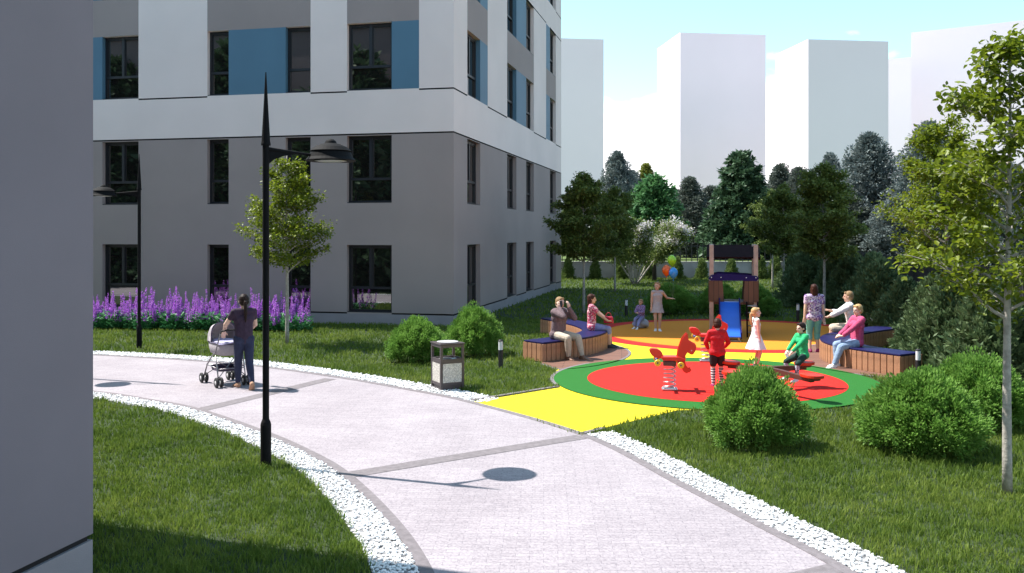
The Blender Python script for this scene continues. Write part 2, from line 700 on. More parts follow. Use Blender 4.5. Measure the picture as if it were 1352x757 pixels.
    for k in (-1, 1):
        mi[(((loc[:, 0] - 0.0185 * k) / 0.0085) ** 2 + ((loc[:, 2] - 0.000) / 0.0048) ** 2 < 1) & (loc[:, 1] > 0.02)] = 1
    mi[((loc[:, 0] / 0.015) ** 2 + ((loc[:, 2] + 0.036) / 0.0042) ** 2 < 1) & (loc[:, 1] > 0.02)] = 2
    me.polygons.foreach_set('material_index', mi)
    me.name = 'person'
    o = link_mesh('person', me)
    f = s['face']
    o.location = s['at']
    o.rotation_euler = (0, 0, math.atan2(-f[0], f[1]))
    tag(o, s['label'], 'person', s.get('group'))

    def wear(name, mb, m, v=None, n=4, label=None):
        me = voxel(mb, v or vx, n)
        me.materials.append(m)
        me.name = name
        c = link_mesh(name, me, o)
        return c

    g0 = 0.008 * H
    t = s.get('top')
    if t:
        mb = MB()
        torso(mb, g0 + t.get('loose', 0), low=t.get('hem', True))
        for i in (0, 1):
            if t.get('sleeve', 0) > 0:
                mb.cap(chest + right * (0.05 * H * w) * (i * 2 - 1), sh[i], 0.042 * H + g0, 0.033 * H + g0)
                arm(mb, i, g0 * 0.9 + t.get('loose', 0) * 0.6, 0, t['sleeve'])
        if t.get('skirt'):
            # flared dress skirt from waist to hem
            zh, r0, r1 = t['skirt']
            d = -lean
            top_p = waist
            bot = Vector((pel.x, pel.y, zh))
            for k in range(9):
                u = k / 8
                p = lerp(top_p, bot, u)
                r = (0.060 * H) * (1 - u) + r1 * H * u + r0 * math.sin(PI * u) * 0.2
                nx = 28
                if k:
                    ring_pts = [(rp, pp) for rp, pp in ((r_prev, p_prev), (r, p))]
                    vs = []
                    for rr, pp in ring_pts:
                        for j in range(nx):
                            a = 2 * PI * j / nx
                            q = rr * (1 + (0.06 * u * math.cos(a * 7)))
                            vs.append(pp + Vector((math.cos(a) * q * 1.06, math.sin(a) * q * 0.9, 0)))
                    fs = [(j, (j + 1) % nx, nx + (j + 1) % nx, nx + j) for j in range(nx)]
                    fs += [tuple(range(nx))[::-1], tuple(range(nx, 2 * nx))]
                    mb.add(vs, fs)
                r_prev, p_prev = r, p
        if t.get('tail'):
            # jacket or shirt that falls below the hips
            mb.cap(hip[0], hip[1], 0.058 * H + g0 + t.get('loose', 0))
            for i in (0, 1):
                mb.cap(hip[i], lerp(hip[i], knee[i], t['tail']), 0.056 * H + g0, 0.052 * H + g0)
        wear(t.get('name', 'shirt'), mb, t['mat'])
    b = s.get('bottom')
    if b:
        mb = MB()
        mb.cap(hip[0], hip[1], 0.057 * H + g0 * 0.6)
        mb.cap(pel, lerp(pel, waist, 0.5), 0.058 * H + g0 * 0.5, 0.055 * H + g0 * 0.5)
        for i in (0, 1):
            leg(mb, i, g0 * 0.6 + b.get('loose', 0), b['len'], b.get('flare', 0))
        wear(b.get('name', 'trousers'), mb, b['mat'])
    if s.get('socks'):
        for i in (0, 1):
            mb = MB()
            mb.cap(lerp(knee[i], ank[i], s['socks'].get('from', 0.05)), lerp(knee[i], ank[i], 0.35), 0.0345 * H + 0.004, 0.0335 * H + 0.004)
            mb.cap(lerp(knee[i], ank[i], 0.35), ank[i], 0.0335 * H + 0.004, 0.022 * H + 0.004)
            wear('stocking', mb, s['socks']['mat'])
    if s.get('shoes'):
        for i in (0, 1):
            mb = MB()
            foot(mb, i, 0.005 * H)
            if s.get('boots'):
                mb.cap(ank[i], lerp(ank[i], knee[i], 0.2), 0.026 * H, 0.027 * H)
            wear('shoe', mb, s['shoes'], vx * 0.9, 3)
    h = s.get('hair')
    if h:
        mb = MB()
        k = h.get('vol', 1.0)
        mb.ell(HP(0, -0.014, 0.020), (0.050 * hs * k, 0.057 * hs * k, 0.055 * hs * k), 16, 0, Hm)
        mb.ell(HP(0, -0.024, -0.008), (0.049 * hs * k, 0.046 * hs * k, 0.046 * hs), 16, 0, Hm)
        mb.cap(HP(-0.022, 0.032, 0.050), HP(0.022, 0.032, 0.050), 0.014 * hs, 0.014 * hs)
        st = h.get('style', 'short')
        if st in ('bob', 'long'):
            z = -0.075 if st == 'bob' else -0.12
            for a in (-1, 1):
                mb.cap(HP(0.042 * a, -0.012, 0.0), HP(0.040 * a, -0.014, z), 0.016 * hs, 0.014 * hs)
                mb.cap(HP(0.022 * a, -0.040, 0.0), HP(0.024 * a, -0.040, z - 0.006), 0.024 * hs, 0.019 * hs)
            mb.cap(HP(0, -0.045, 0.0), HP(0, -0.045, z - 0.006), 0.024 * hs, 0.019 * hs)
        if st == 'pony':
            ln = h.get('len', 0.16)
            mb.cap(HP(0, -0.062, 0.0), HP(0, -0.078, -0.02), 0.016 * hs, 0.017 * hs)
            mb.cap(HP(0, -0.078, -0.02), HP(h.get('swing', 0), -0.082, -0.02 - ln * 0.5), 0.018 * hs, 0.019 * hs)
            mb.cap(HP(h.get('swing', 0), -0.082, -0.02 - ln * 0.5), HP(h.get('swing', 0), -0.070, -0.02 - ln), 0.019 * hs, 0.008 * hs)
        wear('hair', mb, h['mat'], vx * 0.8, 2)
    return o, dict(wri=wri, hc=hc, HP=HP, elb=elb)


def on_person(o, p):
    """a point given in the person's axes, in the world"""
    a = o.rotation_euler.z
    return Vector((o.location.x + p[0] * math.cos(a) - p[1] * math.sin(a), o.location.y + p[0] * math.sin(a) + p[1] * math.cos(a), o.location.z + p[2]))


CL = dict(
    plum=mat('plum_cotton', (0.035, 0.018, 0.040), 0.85, 0.15, 12, 0.9, 15),
    navy=mat('navy_denim', (0.020, 0.026, 0.065), 0.85, 0.2, 14, 0.9, 15),
    tan=mat('tan_suede', (0.42, 0.24, 0.15), 0.75, 0.1, 30),
    mauve=mat('mauve_tweed', (0.155, 0.105, 0.115), 0.9, 0.25, 50, 0.9, 15),
    beige=mat('beige_cotton', (0.50, 0.42, 0.33), 0.9, 0.08, 20, 0.9, 15),
    brown=mat('brown_leather', (0.20, 0.095, 0.055), 0.5, 0.15, 20),
    pale_jean=mat('pale_denim', (0.26, 0.36, 0.52), 0.85, 0.2, 12, 0.9, 15),
    lilac_jean=mat('lilac_denim', (0.22, 0.23, 0.42), 0.85, 0.15, 12, 0.9, 15),
    dark=mat('black_rubber_shoe', (0.012, 0.012, 0.016), 0.6),
    white=mat('white_cotton', (0.76, 0.75, 0.76), 0.85, 0.04, 20, 0.9, 15),
    pink=mat('pink_knit', (0.50, 0.070, 0.17), 0.9, 0.15, 40, 0.9, 15),
    red=mat('red_knit', (0.52, 0.010, 0.018), 0.85, 0.12, 20, 0.9, 15),
    black=mat('black_cotton', (0.010, 0.010, 0.012), 0.85, 0.08, 16, 0.9, 15),
    green=mat('green_cotton', (0.020, 0.42, 0.15), 0.85, 0.12, 16, 0.9, 15),
    dgreen=mat('dark_green_cotton', (0.008, 0.035, 0.030), 0.85, 0.08, 16, 0.9, 15),
    teal=mat('teal_twill', (0.14, 0.40, 0.37), 0.85, 0.1, 16, 0.9, 15),
    berry=mat('berry_shoe', (0.26, 0.012, 0.10), 0.6),
    greydress=mat('grey_dress', (0.40, 0.35, 0.37), 0.85, 0.1, 30, 0.9, 15),
    floral_pink=pattern_mat('pink_floral', [(0.62, 0.10, 0.20), (0.75, 0.55, 0.55), (0.50, 0.06, 0.14), (0.80, 0.35, 0.40), (0.35, 0.03, 0.08)], 'spots', 38),
    floral_violet=pattern_mat('violet_floral', [(0.30, 0.18, 0.45), (0.70, 0.66, 0.72), (0.12, 0.05, 0.16), (0.45, 0.28, 0.55), (0.60, 0.45, 0.60)], 'spots', 42),
    plaid=pattern_mat('violet_check', [(0.34, 0.22, 0.42), (0.16, 0.10, 0.24)], 'check', 26),
    striped=pattern_mat('striped_knit', [(0.02, 0.02, 0.025), (0.62, 0.60, 0.60)], 'stripes', 7.0),
    speck=pattern_mat('speckled_sock', [(0.08, 0.10, 0.16), (0.55, 0.58, 0.66), (0.25, 0.28, 0.36)], 'spots', 60),
)

SEAT = 0.42
PEOPLE = {}

# woman walking behind the stroller
PEOPLE['stroller'] = person(dict(
    H=1.68, at=(-4.72, 16.02, 0), face=(-0.50, 0.86), bust=1,
    label='dark-haired woman in plum top and navy trousers pushing the grey stroller',
    pelvis=(0, 0.02, 0.885), lean=(0, 0.03, 1), twist=0.05,
    feet=((-0.06, 0.20, 0.075), (0.07, -0.26, 0.13)), toes=((-0.1, 1, -0.15), (0.1, 0.75, -0.75)),
    hands=((-0.27, 0.34, 0.99), (0.17, 0.36, 0.99)), elbow=((-0.8, -0.6, -0.3), (0.8, -0.8, -0.3)),
    look=(0.0, 1, -0.12), skin=SKIN_PALE,
    top=dict(mat=CL['plum'], sleeve=0.42, name='shirt', hem=False, loose=0.002), bottom=dict(mat=CL['navy'], len=1.97, loose=0.004), shoes=CL['tan'],
    hair=dict(mat=HAIR_DARK, style='pony', len=0.20, vol=1.08)))

# man on the telephone, seated on the end of the first bench
PEOPLE['phone'] = person(dict(
    H=1.76, at=(1.02, 19.92, 0), face=(0.74, -0.67), wide=1.08,
    label='man in mauve jacket seated on the bench holding a telephone to his ear',
    pelvis=(0, -0.02, SEAT + 0.115), lean=(0, 0.10, 1),
    feet=((-0.17, 0.52, 0.08), (0.10, 0.36, 0.08)), knee=((-0.25, 1, 0.6), (0.3, 1, 0.6)), toes=((-0.1, 1, -0.12), (0.2, 1, -0.12)),
    hands=((-0.07, 0.24, 1.11), (0.125, 0.13, 1.11)), elbow=((-0.5, 0.5, -1), (0.55, 0.5, -1)), hand_dir=((0.15, -0.1, 1), (-0.1, -0.25, 1)),
    look=(0.15, 1, 0.0), skin=SKIN_PALE,
    top=dict(mat=CL['mauve'], sleeve=1.96, name='jacket', loose=0.016, tail=0.12), bottom=dict(mat=CL['beige'], len=1.9, loose=0.010),
    shoes=CL['brown'], boots=1, hair=dict(mat=HAIR_LIGHT, style='short')))

# woman with the red bag on the same bench
PEOPLE['bag'] = person(dict(
    H=1.64, at=(1.97, 21.75, 0), face=(1, -0.12), bust=1,
    label='woman with dark bob in pink floral blouse seated with a red bag on her lap',
    pelvis=(0, -0.06, SEAT + 0.105), lean=(0, -0.02, 1),
    feet=((-0.08, 0.40, 0.075), (0.09, 0.36, 0.075)), knee=(0, 1, 0.7),
    hands=((-0.10, 0.33, 0.66), (0.11, 0.33, 0.66)), elbow=((-0.7, -0.6, -0.6), (0.7, -0.6, -0.6)), hand_dir=((0.6, 0.7, -0.1), (-0.6, 0.7, -0.1)),
    look=(0.05, 1, -0.02), top=dict(mat=CL['floral_pink'], sleeve=0.55, name='blouse', loose=0.006, tail=0.15),
    bottom=dict(mat=CL['lilac_jean'], len=1.22, name='capri_trousers', loose=0.004), shoes=CL['dark'],
    hair=dict(mat=HAIR_BROWN, style='bob', vol=1.06)))

# small child on the boulder
PEOPLE['toddler'] = person(dict(
    H=1.02, at=G(846, 434), face=(-0.62, -0.78),
    label='small blond child in violet checked shirt sitting on the pale boulder',
    pelvis=(0, -0.02, 0.345), lean=(0, 0.04, 1),
    feet=((-0.10, 0.36, 0.05), (0.05, 0.27, 0.05)), knee=(0, 1, 0.8),
    hands=((-0.02, 0.16, 0.48), (0.05, 0.17, 0.46)), elbow=((-0.8, -0.4, -0.6), (0.8, -0.4, -0.6)), hand_dir=((0.9, 0.3, 0), (-0.9, 0.3, 0)),
    look=(0.0, 1, 0.05), top=dict(mat=CL['plaid'], sleeve=1.9, loose=0.006), bottom=dict(mat=CL['lilac_jean'], len=1.75, loose=0.006),
    shoes=CL['white'], hair=dict(mat=HAIR_LIGHT, style='short'), voxel=0.0075))

# girl with the balloons
PEOPLE['balloon'] = person(dict(
    H=1.37, at=G(868, 437.5), face=(-0.10, -1),
    label='girl in sleeveless grey dress standing by the balloons, one arm held out',
    hands=((-0.36, 0.10, 0.93), (0.17, 0.04, 0.66)), elbow=((-0.5, -0.6, -0.8), (0.5, -0.8, -0.2)), hand_dir=((-1, 0.2, 0.05), None),
    look=(0.55, 1, 0.05), top=dict(mat=CL['greydress'], sleeve=0, name='dress', skirt=(0.52, 0, 0.135)),
    feet=((-0.06, 0.04, 0.06), (0.05, 0, 0.06)), shoes=CL['white'], hair=dict(mat=HAIR_LIGHT, style='short'), voxel=0.0075))

# boy in the red pullover, seen from behind
PEOPLE['redboy'] = person(dict(
    H=1.21, at=G(947, 511), face=(0.12, 1), wide=1.05,
    label='boy in red pullover and striped stockings standing with his back turned',
    hands=((-0.15, 0.17, 0.67), (0.15, 0.19, 0.69)), elbow=((-0.9, -0.6, -0.4), (0.9, -0.6, -0.4)),
    feet=((-0.075, -0.04, 0.055), (0.085, 0.06, 0.055)), look=(0.15, 1, -0.3), skin=SKIN_PALE,
    top=dict(mat=CL['red'], sleeve=1.92, name='pullover', loose=0.009, tail=0.1), bottom=dict(mat=CL['black'], len=0.72, name='shorts', loose=0.012),
    socks=dict(mat=CL['striped'], **{'from': 0.02}), shoes=CL['berry'], hair=dict(mat=HAIR_BROWN, style='short', vol=1.05), voxel=0.0075))

# girl in the white dress
PEOPLE['whitegirl'] = person(dict(
    H=1.22, wide=1.12, at=G(998, 486), face=(1, 0.06),
    label='blond girl with ponytail in white sleeveless dress standing behind the seesaw',
    hands=((-0.13, 0.03, 0.55), (0.14, 0.04, 0.55)), look=(0.05, 1, 0.08), skin=SKIN_PALE,
    top=dict(mat=CL['white'], sleeve=0, name='dress', skirt=(0.39, 0, 0.185)), shoes=CL['dark'],
    hair=dict(mat=HAIR_BLOND, style='pony', len=0.17, swing=0.0), voxel=0.0075))

# boy in green on the seesaw
PEOPLE['greenboy'] = person(dict(
    H=1.15, at=(5.14, 16.14, 0), face=(-0.92, -0.40),
    label='dark-haired boy in green long-sleeved shirt riding the seesaw',
    pelvis=(0, -0.02, 0.595), lean=(0, 0.05, 1),
    feet=((-0.13, 0.23, 0.19), (0.13, 0.22, 0.19)), knee=((-0.5, 1, 0.5), (0.5, 1, 0.5)),
    hands=((-0.06, 0.27, 0.66), (0.06, 0.27, 0.66)), elbow=((-0.8, -0.5, -0.7), (0.8, -0.5, -0.7)),
    look=(0, 1, -0.02), skin=SKIN_PALE, top=dict(mat=CL['green'], sleeve=1.9, loose=0.010, tail=0.06), bottom=dict(mat=CL['dgreen'], len=1.0, loose=0.006, name='shorts'),
    socks=dict(mat=CL['speck']), shoes=CL['white'], hair=dict(mat=HAIR_DARK, style='short', vol=1.04), voxel=0.0075))

# woman standing by the second bench, seen from behind
PEOPLE['teal'] = person(dict(
    H=1.60, at=G(1075, 466), face=(0.05, 1), bust=1, wide=1.05,
    label='woman in violet floral top and teal capri trousers standing with her back turned',
    hands=((-0.215, 0.02, 0.78), (0.225, 0.02, 0.78)), look=(0, 1, -0.05), skin=SKIN_PALE,
    feet=((-0.095, 0, 0.07), (0.095, 0.03, 0.07)),
    top=dict(mat=CL['floral_violet'], sleeve=0.5, name='blouse', loose=0.006, tail=0.1), bottom=dict(mat=CL['teal'], len=1.30, name='capri_trousers', loose=0.008),
    shoes=CL['berry'], hair=dict(mat=HAIR_BROWN, style='bob', vol=1.0)))

# man in white shirt on the second bench
PEOPLE['whiteman'] = person(dict(
    H=1.84, at=(7.95, 21.35, 0), face=(-0.96, 0.28), wide=1.1,
    label='man in white shirt and beige shorts seated leaning forward on the bench',
    pelvis=(0, -0.06, SEAT + 0.115), lean=(0, 0.16, 1),
    feet=((-0.14, 0.42, 0.08), (0.16, 0.46, 0.08)), knee=((-0.2, 1, 0.7), (0.2, 1, 0.7)),
    hands=((-0.12, 0.58, 0.74), (0.03, 0.46, 0.92)), elbow=((-0.8, -0.3, -0.8), (0.8, -0.2, -0.8)), hand_dir=((0.0, 1, 0.0), (0, 1, 0.25)),
    look=(0.05, 1, -0.02), top=dict(mat=CL['white'], sleeve=1.55, loose=0.014, tail=0.05), bottom=dict(mat=CL['beige'], len=1.0, name='shorts', loose=0.016),
    shoes=CL['brown'], hair=dict(mat=HAIR_LIGHT, style='short')))

# woman in the pink sweater on the second bench
PEOPLE['pink'] = person(dict(
    H=1.64, at=(7.03, 18.62, 0), face=(-1, -0.16), bust=1,
    label='blond woman in pink sweater and pale jeans seated with hands on her lap',
    pelvis=(0, -0.03, SEAT + 0.105), lean=(0, -0.06, 1),
    feet=((-0.10, 0.52, 0.075), (0.09, 0.36, 0.075)), knee=(0, 1, 0.75),
    hands=((-0.08, 0.33, 0.65), (0.09, 0.30, 0.66)), elbow=((-0.8, -0.7, -0.6), (0.8, -0.7, -0.6)), hand_dir=((0.6, 0.7, -0.1), (-0.7, 0.7, -0.1)),
    look=(-0.25, 1, -0.02), skin=SKIN_PALE, top=dict(mat=CL['pink'], sleeve=1.85, name='sweater', loose=0.008), bottom=dict(mat=CL['pale_jean'], len=1.92, loose=0.008),
    shoes=CL['white'], hair=dict(mat=HAIR_BLOND, style='short', vol=1.06)))

# telephone in the man's hand, bag on the woman's lap
o, j = PEOPLE['phone']
p = on_person(o, j['wri'][1] + Vector((-0.03, 0.02, 0.10)))
mb = MB()
mb.box((0, 0, 0), (0.014, 0.068, 0.14), 0, 0)
mb.box((0.0085, 0.0, 0.004), (0.003, 0.060, 0.118), 0, 1)
tel = mb.build('telephone', [mat('phone_black', (0.012, 0.012, 0.014), 0.3), mat('phone_glass', (0.02, 0.022, 0.03), 0.08)], None, p, bevel=0.004)
tel.rotation_euler = (0.12, -0.1, o.rotation_euler.z)
tag(tel, "black telephone held at the jacketed man's ear", 'telephone')
o, j = PEOPLE['bag']
p = on_person(o, (0.0, 0.34, 0.60))
RED_BAG = mat('red_bag_leather', (0.42, 0.010, 0.040), 0.45, 0.1, 20)
bag = empty('handbag', (p.x, p.y, 0.60), o.rotation_euler.z + PI / 2 - 0.3)
tag(bag, "small red handbag resting on the seated woman's lap", 'handbag')
mb = MB()
mb.prism([(-0.12, 0), (0.12, 0), (0.10, 0.16), (-0.10, 0.16)], -0.045, 0.045, 0, Matrix.Rotation(PI / 2, 4, 'X'))
mb.build('bag_body', RED_BAG, bag, bevel=0.02)
mb = MB()
mb.tube([(0.07 * math.cos(a), 0, 0.15 + 0.10 * math.sin(a)) for a in np.linspace(0, PI, 11)], 0.007, 8)
mb.build('handle', RED_BAG, bag, smooth=True)
# ------------------------------------------------------------------ ground, path, playground floor
M_SOIL = mat('lawn_soil', (0.030, 0.050, 0.014), 0.95, 0.35, 3.0, 0.6, 60)
M_FAR_LAWN = mat('far_lawn', (0.085, 0.130, 0.025), 0.95, 0.35, 1.5, 0.8, 40)
M_KERB = mat('kerb_stone', (0.175, 0.155, 0.165), 0.85, 0.18, 14, 0.25, 90)
M_GRAVEL_BED = mat('gravel_bed', (0.28, 0.28, 0.29), 0.9, 0.5, 40, 0.9, 60)
M_STONE = mat('white_pebble', (0.80, 0.80, 0.80), 0.75, 0.10, 9, 0.2, 60)


def paver_mat():
    m, nt, b, N, L = new_mat('paver_blocks')
    tc = N.new('ShaderNodeTexCoord')
    br = N.new('ShaderNodeTexBrick')
    br.inputs['Scale'].default_value = 1.0
    br.inputs['Brick Width'].default_value = 0.24
    br.inputs['Row Height'].default_value = 0.072
    br.inputs['Mortar Size'].default_value = 0.0030
    br.inputs['Mortar Smooth'].default_value = 0.3
    br.inputs['Bias'].default_value = -0.1
    br.inputs['Color1'].default_value = (0.362, 0.333, 0.356, 1)
    br.inputs['Color2'].default_value = (0.318, 0.292, 0.314, 1)
    br.inputs['Mortar'].default_value = (0.245, 0.225, 0.25, 1)
    mp = N.new('ShaderNodeMapping')
    mp.inputs['Rotation'].default_value = (0, 0, math.radians(2.0))
    L.new(tc.outputs['Object'], mp.inputs['Vector'])
    L.new(mp.outputs['Vector'], br.inputs['Vector'])
    nz = N.new('ShaderNodeTexNoise')
    nz.inputs['Scale'].default_value = 45
    nz.inputs['Detail'].default_value = 6
    L.new(tc.outputs['Object'], nz.inputs['Vector'])
    rp = N.new('ShaderNodeValToRGB')
    rp.color_ramp.elements[0].color = (0.72, 0.70, 0.72, 1)
    rp.color_ramp.elements[0].position = 0.30
    rp.color_ramp.elements[1].color = (1.08, 1.06, 1.06, 1)
    rp.color_ramp.elements[1].position = 0.60
    L.new(nz.outputs['Fac'], rp.inputs['Fac'])
    nz2 = N.new('ShaderNodeTexNoise')
    nz2.inputs['Scale'].default_value = 0.9
    nz2.inputs['Detail'].default_value = 5
    L.new(tc.outputs['Object'], nz2.inputs['Vector'])
    rp2 = N.new('ShaderNodeValToRGB')
    rp2.color_ramp.elements[0].color = (0.90, 0.89, 0.90, 1)
    rp2.color_ramp.elements[0].position = 0.35
    rp2.color_ramp.elements[1].color = (1.04, 1.04, 1.04, 1)
    rp2.color_ramp.elements[1].position = 0.65
    L.new(nz2.outputs['Fac'], rp2.inputs['Fac'])

    def mul(a, c):
        x = N.new('ShaderNodeMix')
        x.data_type = 'RGBA'
        x.blend_type = 'MULTIPLY'
        x.inputs['Factor'].default_value = 1
        L.new(a, x.inputs['A'])
        L.new(c, x.inputs['B'])
        return x.outputs['Result']
    L.new(mul(mul(br.outputs['Color'], rp.outputs['Color']), rp2.outputs['Color']), b.inputs['Base Color'])
    b.inputs['Roughness'].default_value = 0.85
    bp = N.new('ShaderNodeBump')
    bp.inputs['Strength'].default_value = 0.5
    bp.inputs['Distance'].default_value = 0.006
    ad = N.new('ShaderNodeMath')
    ad.operation = 'MULTIPLY_ADD'
    ad.inputs[1].default_value = -1.0
    L.new(br.outputs['Fac'], ad.inputs[0])
    L.new(nz.outputs['Fac'], ad.inputs[2])
    L.new(ad.outputs[0], bp.inputs['Height'])
    L.new(bp.outputs['Normal'], b.inputs['Normal'])
    return m


M_PAVER = paver_mat()


def rubber(name, col):
    return mat(name, col, 0.9, 0.13, 70, 0.35, 160, spec=0.25)


M_YELLOW = rubber('yellow_rubber', (0.74, 0.60, 0.020))
M_GREEN = rubber('green_rubber', (0.018, 0.135, 0.018))
M_RED = rubber('red_rubber', (0.60, 0.018, 0.012))
M_ORANGE = rubber('orange_rubber', (0.68, 0.235, 0.018))
M_RING = rubber('dark_red_rubber', (0.52, 0.018, 0.016))


def board_mat(name, c1, c2, w=0.11, rot=0.0, vertical=False):
    """planks with dark joints and grain"""
    m, nt, b, N, L = new_mat(name)
    tc = N.new('ShaderNodeTexCoord')
    mp = N.new('ShaderNodeMapping')
    mp.inputs['Rotation'].default_value = (0, 0, rot)
    L.new(tc.outputs['Object'], mp.inputs['Vector'])
    br = N.new('ShaderNodeTexBrick')
    br.inputs['Scale'].default_value = 1.0
    br.inputs['Brick Width'].default_value = 2.4
    br.inputs['Row Height'].default_value = w
    br.inputs['Mortar Size'].default_value = 0.007
    br.inputs['Color1'].default_value = tuple(c1) + (1,)
    br.inputs['Color2'].default_value = tuple(c2) + (1,)
    br.inputs['Mortar'].default_value = (0.02, 0.012, 0.01, 1)
    L.new(mp.outputs['Vector'], br.inputs['Vector'])
    nz = N.new('ShaderNodeTexNoise')
    nz.inputs['Scale'].default_value = 6
    nz.inputs['Detail'].default_value = 8
    st = N.new('ShaderNodeMapping')
    st.inputs['Scale'].default_value = (0.6, 9, 1)
    L.new(mp.outputs['Vector'], st.inputs['Vector'])
    L.new(st.outputs['Vector'], nz.inputs['Vector'])
    rp = N.new('ShaderNodeValToRGB')
    rp.color_ramp.elements[0].color = (0.65, 0.62, 0.6, 1)
    rp.color_ramp.elements[1].color = (1.15, 1.12, 1.1, 1)
    L.new(nz.outputs['Fac'], rp.inputs['Fac'])
    x = N.new('ShaderNodeMix')
    x.data_type = 'RGBA'
    x.blend_type = 'MULTIPLY'
    x.inputs['Factor'].default_value = 1
    L.new(br.outputs['Color'], x.inputs['A'])
    L.new(rp.outputs['Color'], x.inputs['B'])
    L.new(x.outputs['Result'], b.inputs['Base Color'])
    b.inputs['Roughness'].default_value = 0.7
    return m


M_DECK = board_mat('deck_boards', (0.235, 0.115, 0.080), (0.175, 0.085, 0.060), 0.12, 0.12)

# the lawn sheet, out to the horizon
mb = MB()
mb.add([(-2500, -600, 0), (2500, -600, 0), (2500, 4000, 0), (-2500, 4000, 0)], [(0, 1, 2, 3)])
o = mb.build('ground', M_SOIL)
o['kind'] = 'structure'

# path between its two edges (path side of the kerb strips)
near_edge = smooth_line([(-30, 17.0), (-20, 17.3), (-13, 17.1), (-9.6, 16.5), (-7.27, 15.79), (-5.95, 15.0), (-4.90, 14.22), (-3.41, 12.6), (-2.50, 11.42),
                         (-1.85, 10.38), (-1.10, 8.73), (-0.63, 7.35), (-0.25, 5.6), (0.0, 3.2), (0.1, 0.0), (0.1, -6.0)], 10)
far_edge = smooth_line([(-30, 21.4), (-20, 21.5), (-13, 21.05), (-9.40, 20.4), (-6.37, 19.3), (-5.06, 18.55), (-3.23, 17.15), (-2.02, 16.05), (-0.79, 14.80),
                        (0.92, 12.33), (1.83, 9.79), (2.29, 8.48), (2.66, 7.35), (3.05, 5.4), (3.3, 3.2), (3.4, 0.0), (3.4, -6.0)], 10)
path_poly = list(near_edge) + list(far_edge)[::-1]
sheet('path', path_poly, 0.008, M_PAVER)
KW = 0.115
near_k = offset_line(near_edge, -KW)
far_k = offset_line(far_edge, KW)
ribbon('kerb_strip', near_edge, near_k, 0.013, M_KERB, 0.012)
ribbon('kerb_strip', far_edge, far_k, 0.013, M_KERB, 0.012)
near_g = offset_line(near_edge, -KW - 0.37)


def split_at(line, p):
    i = min(range(len(line)), key=lambda k: (line[k] - Vector(p)).length)
    return i


iA = split_at(far_edge, (-0.66, 14.62))
iB = split_at(far_edge, (0.97, 12.22))
gr_w = lambda i: 0.50 if i < iA else 0.40
far_g1 = [far_edge[i] + (offset_line(far_edge, 1)[i] - far_edge[i]) * (KW + 0.50) for i in range(0, iA + 1)]
far_g2 = [far_edge[i] + (offset_line(far_edge, 1)[i] - far_edge[i]) * (KW + 0.40) for i in range(iB, len(far_edge))]
ribbon('gravel_strip', near_k, near_g, 0.004, M_GRAVEL_BED)
ribbon('gravel_strip', far_k[:iA + 1], far_g1, 0.004, M_GRAVEL_BED)
ribbon('gravel_strip', far_k[iB:], far_g2, 0.004, M_GRAVEL_BED)
# darker bands of blocks across the path
for a, b, w in (((-4.85, 14.05), (-3.42, 17.1), 0.27), ((-1.9, 10.27), (0.94, 12.24), 0.25), ((0.75, 6.42), (2.72, 7.47), 0.20)):
    a, b = Vector(a), Vector(b)
    d = (b - a).normalized()
    n = Vector((-d.y, d.x)) * w / 2
    ribbon('paver_band', [a + n, b + n], [a - n, b - n], 0.012, M_KERB)

# yellow apron, the two round fields, the two board decks
C_NEAR, R_NEAR = Vector((3.76, 16.95)), 2.98
C_FAR, R_FAR = Vector((6.15, 24.85)), 4.10


def circle(c, r, n=96):
    return [(c[0] + r * math.cos(2 * PI * k / n), c[1] + r * math.sin(2 * PI * k / n)) for k in range(n)]


yellow_poly = [(-0.62, 14.80), (0.93, 12.42), (1.22, 12.72), (2.55, 14.05), (4.5, 14.4), (6.4, 16.2), (6.72, 17.9), (7.0, 20.0), (8.2, 22.0), (7.5, 24.5), (4.5, 24.5),
               (2.2, 23.6), (1.2, 20.0), (0.80, 17.6), (0.86, 16.15)]
sheet('playground_floor', yellow_poly, 0.008, M_YELLOW)
deck1 = smooth_line([(0.60, 19.0), (0.95, 18.25), (1.60, 18.55), (2.25, 19.35), (2.66, 20.4), (2.72, 21.4), (2.45, 22.5), (2.2, 23.4), (1.6, 24.4), (1.1, 23.2)], 6)
deck2 = smooth_line([(7.6, 17.0), (7.05, 17.3), (6.5, 17.95), (6.05, 19.0), (6.1, 20.0), (6.45, 21.0), (7.2, 22.0), (8.2, 22.8), (9.2, 23.0), (8.0, 20.0)], 6)
o = sheet('deck', deck1, 0.018, M_DECK)
o = sheet('deck', deck2, 0.018, M_DECK)
sheet('playground_floor', circle(C_FAR, R_FAR), 0.012, M_RING)
sheet('playground_floor', circle(C_FAR + Vector((0.0, 0.02)), R_FAR - 0.52), 0.016, M_ORANGE)
sheet('playground_floor', circle(C_NEAR, R_NEAR), 0.022, M_GREEN)
sheet('playground_floor', circle(C_NEAR + Vector((0, -0.03)), R_NEAR - 0.63), 0.026, M_RED)
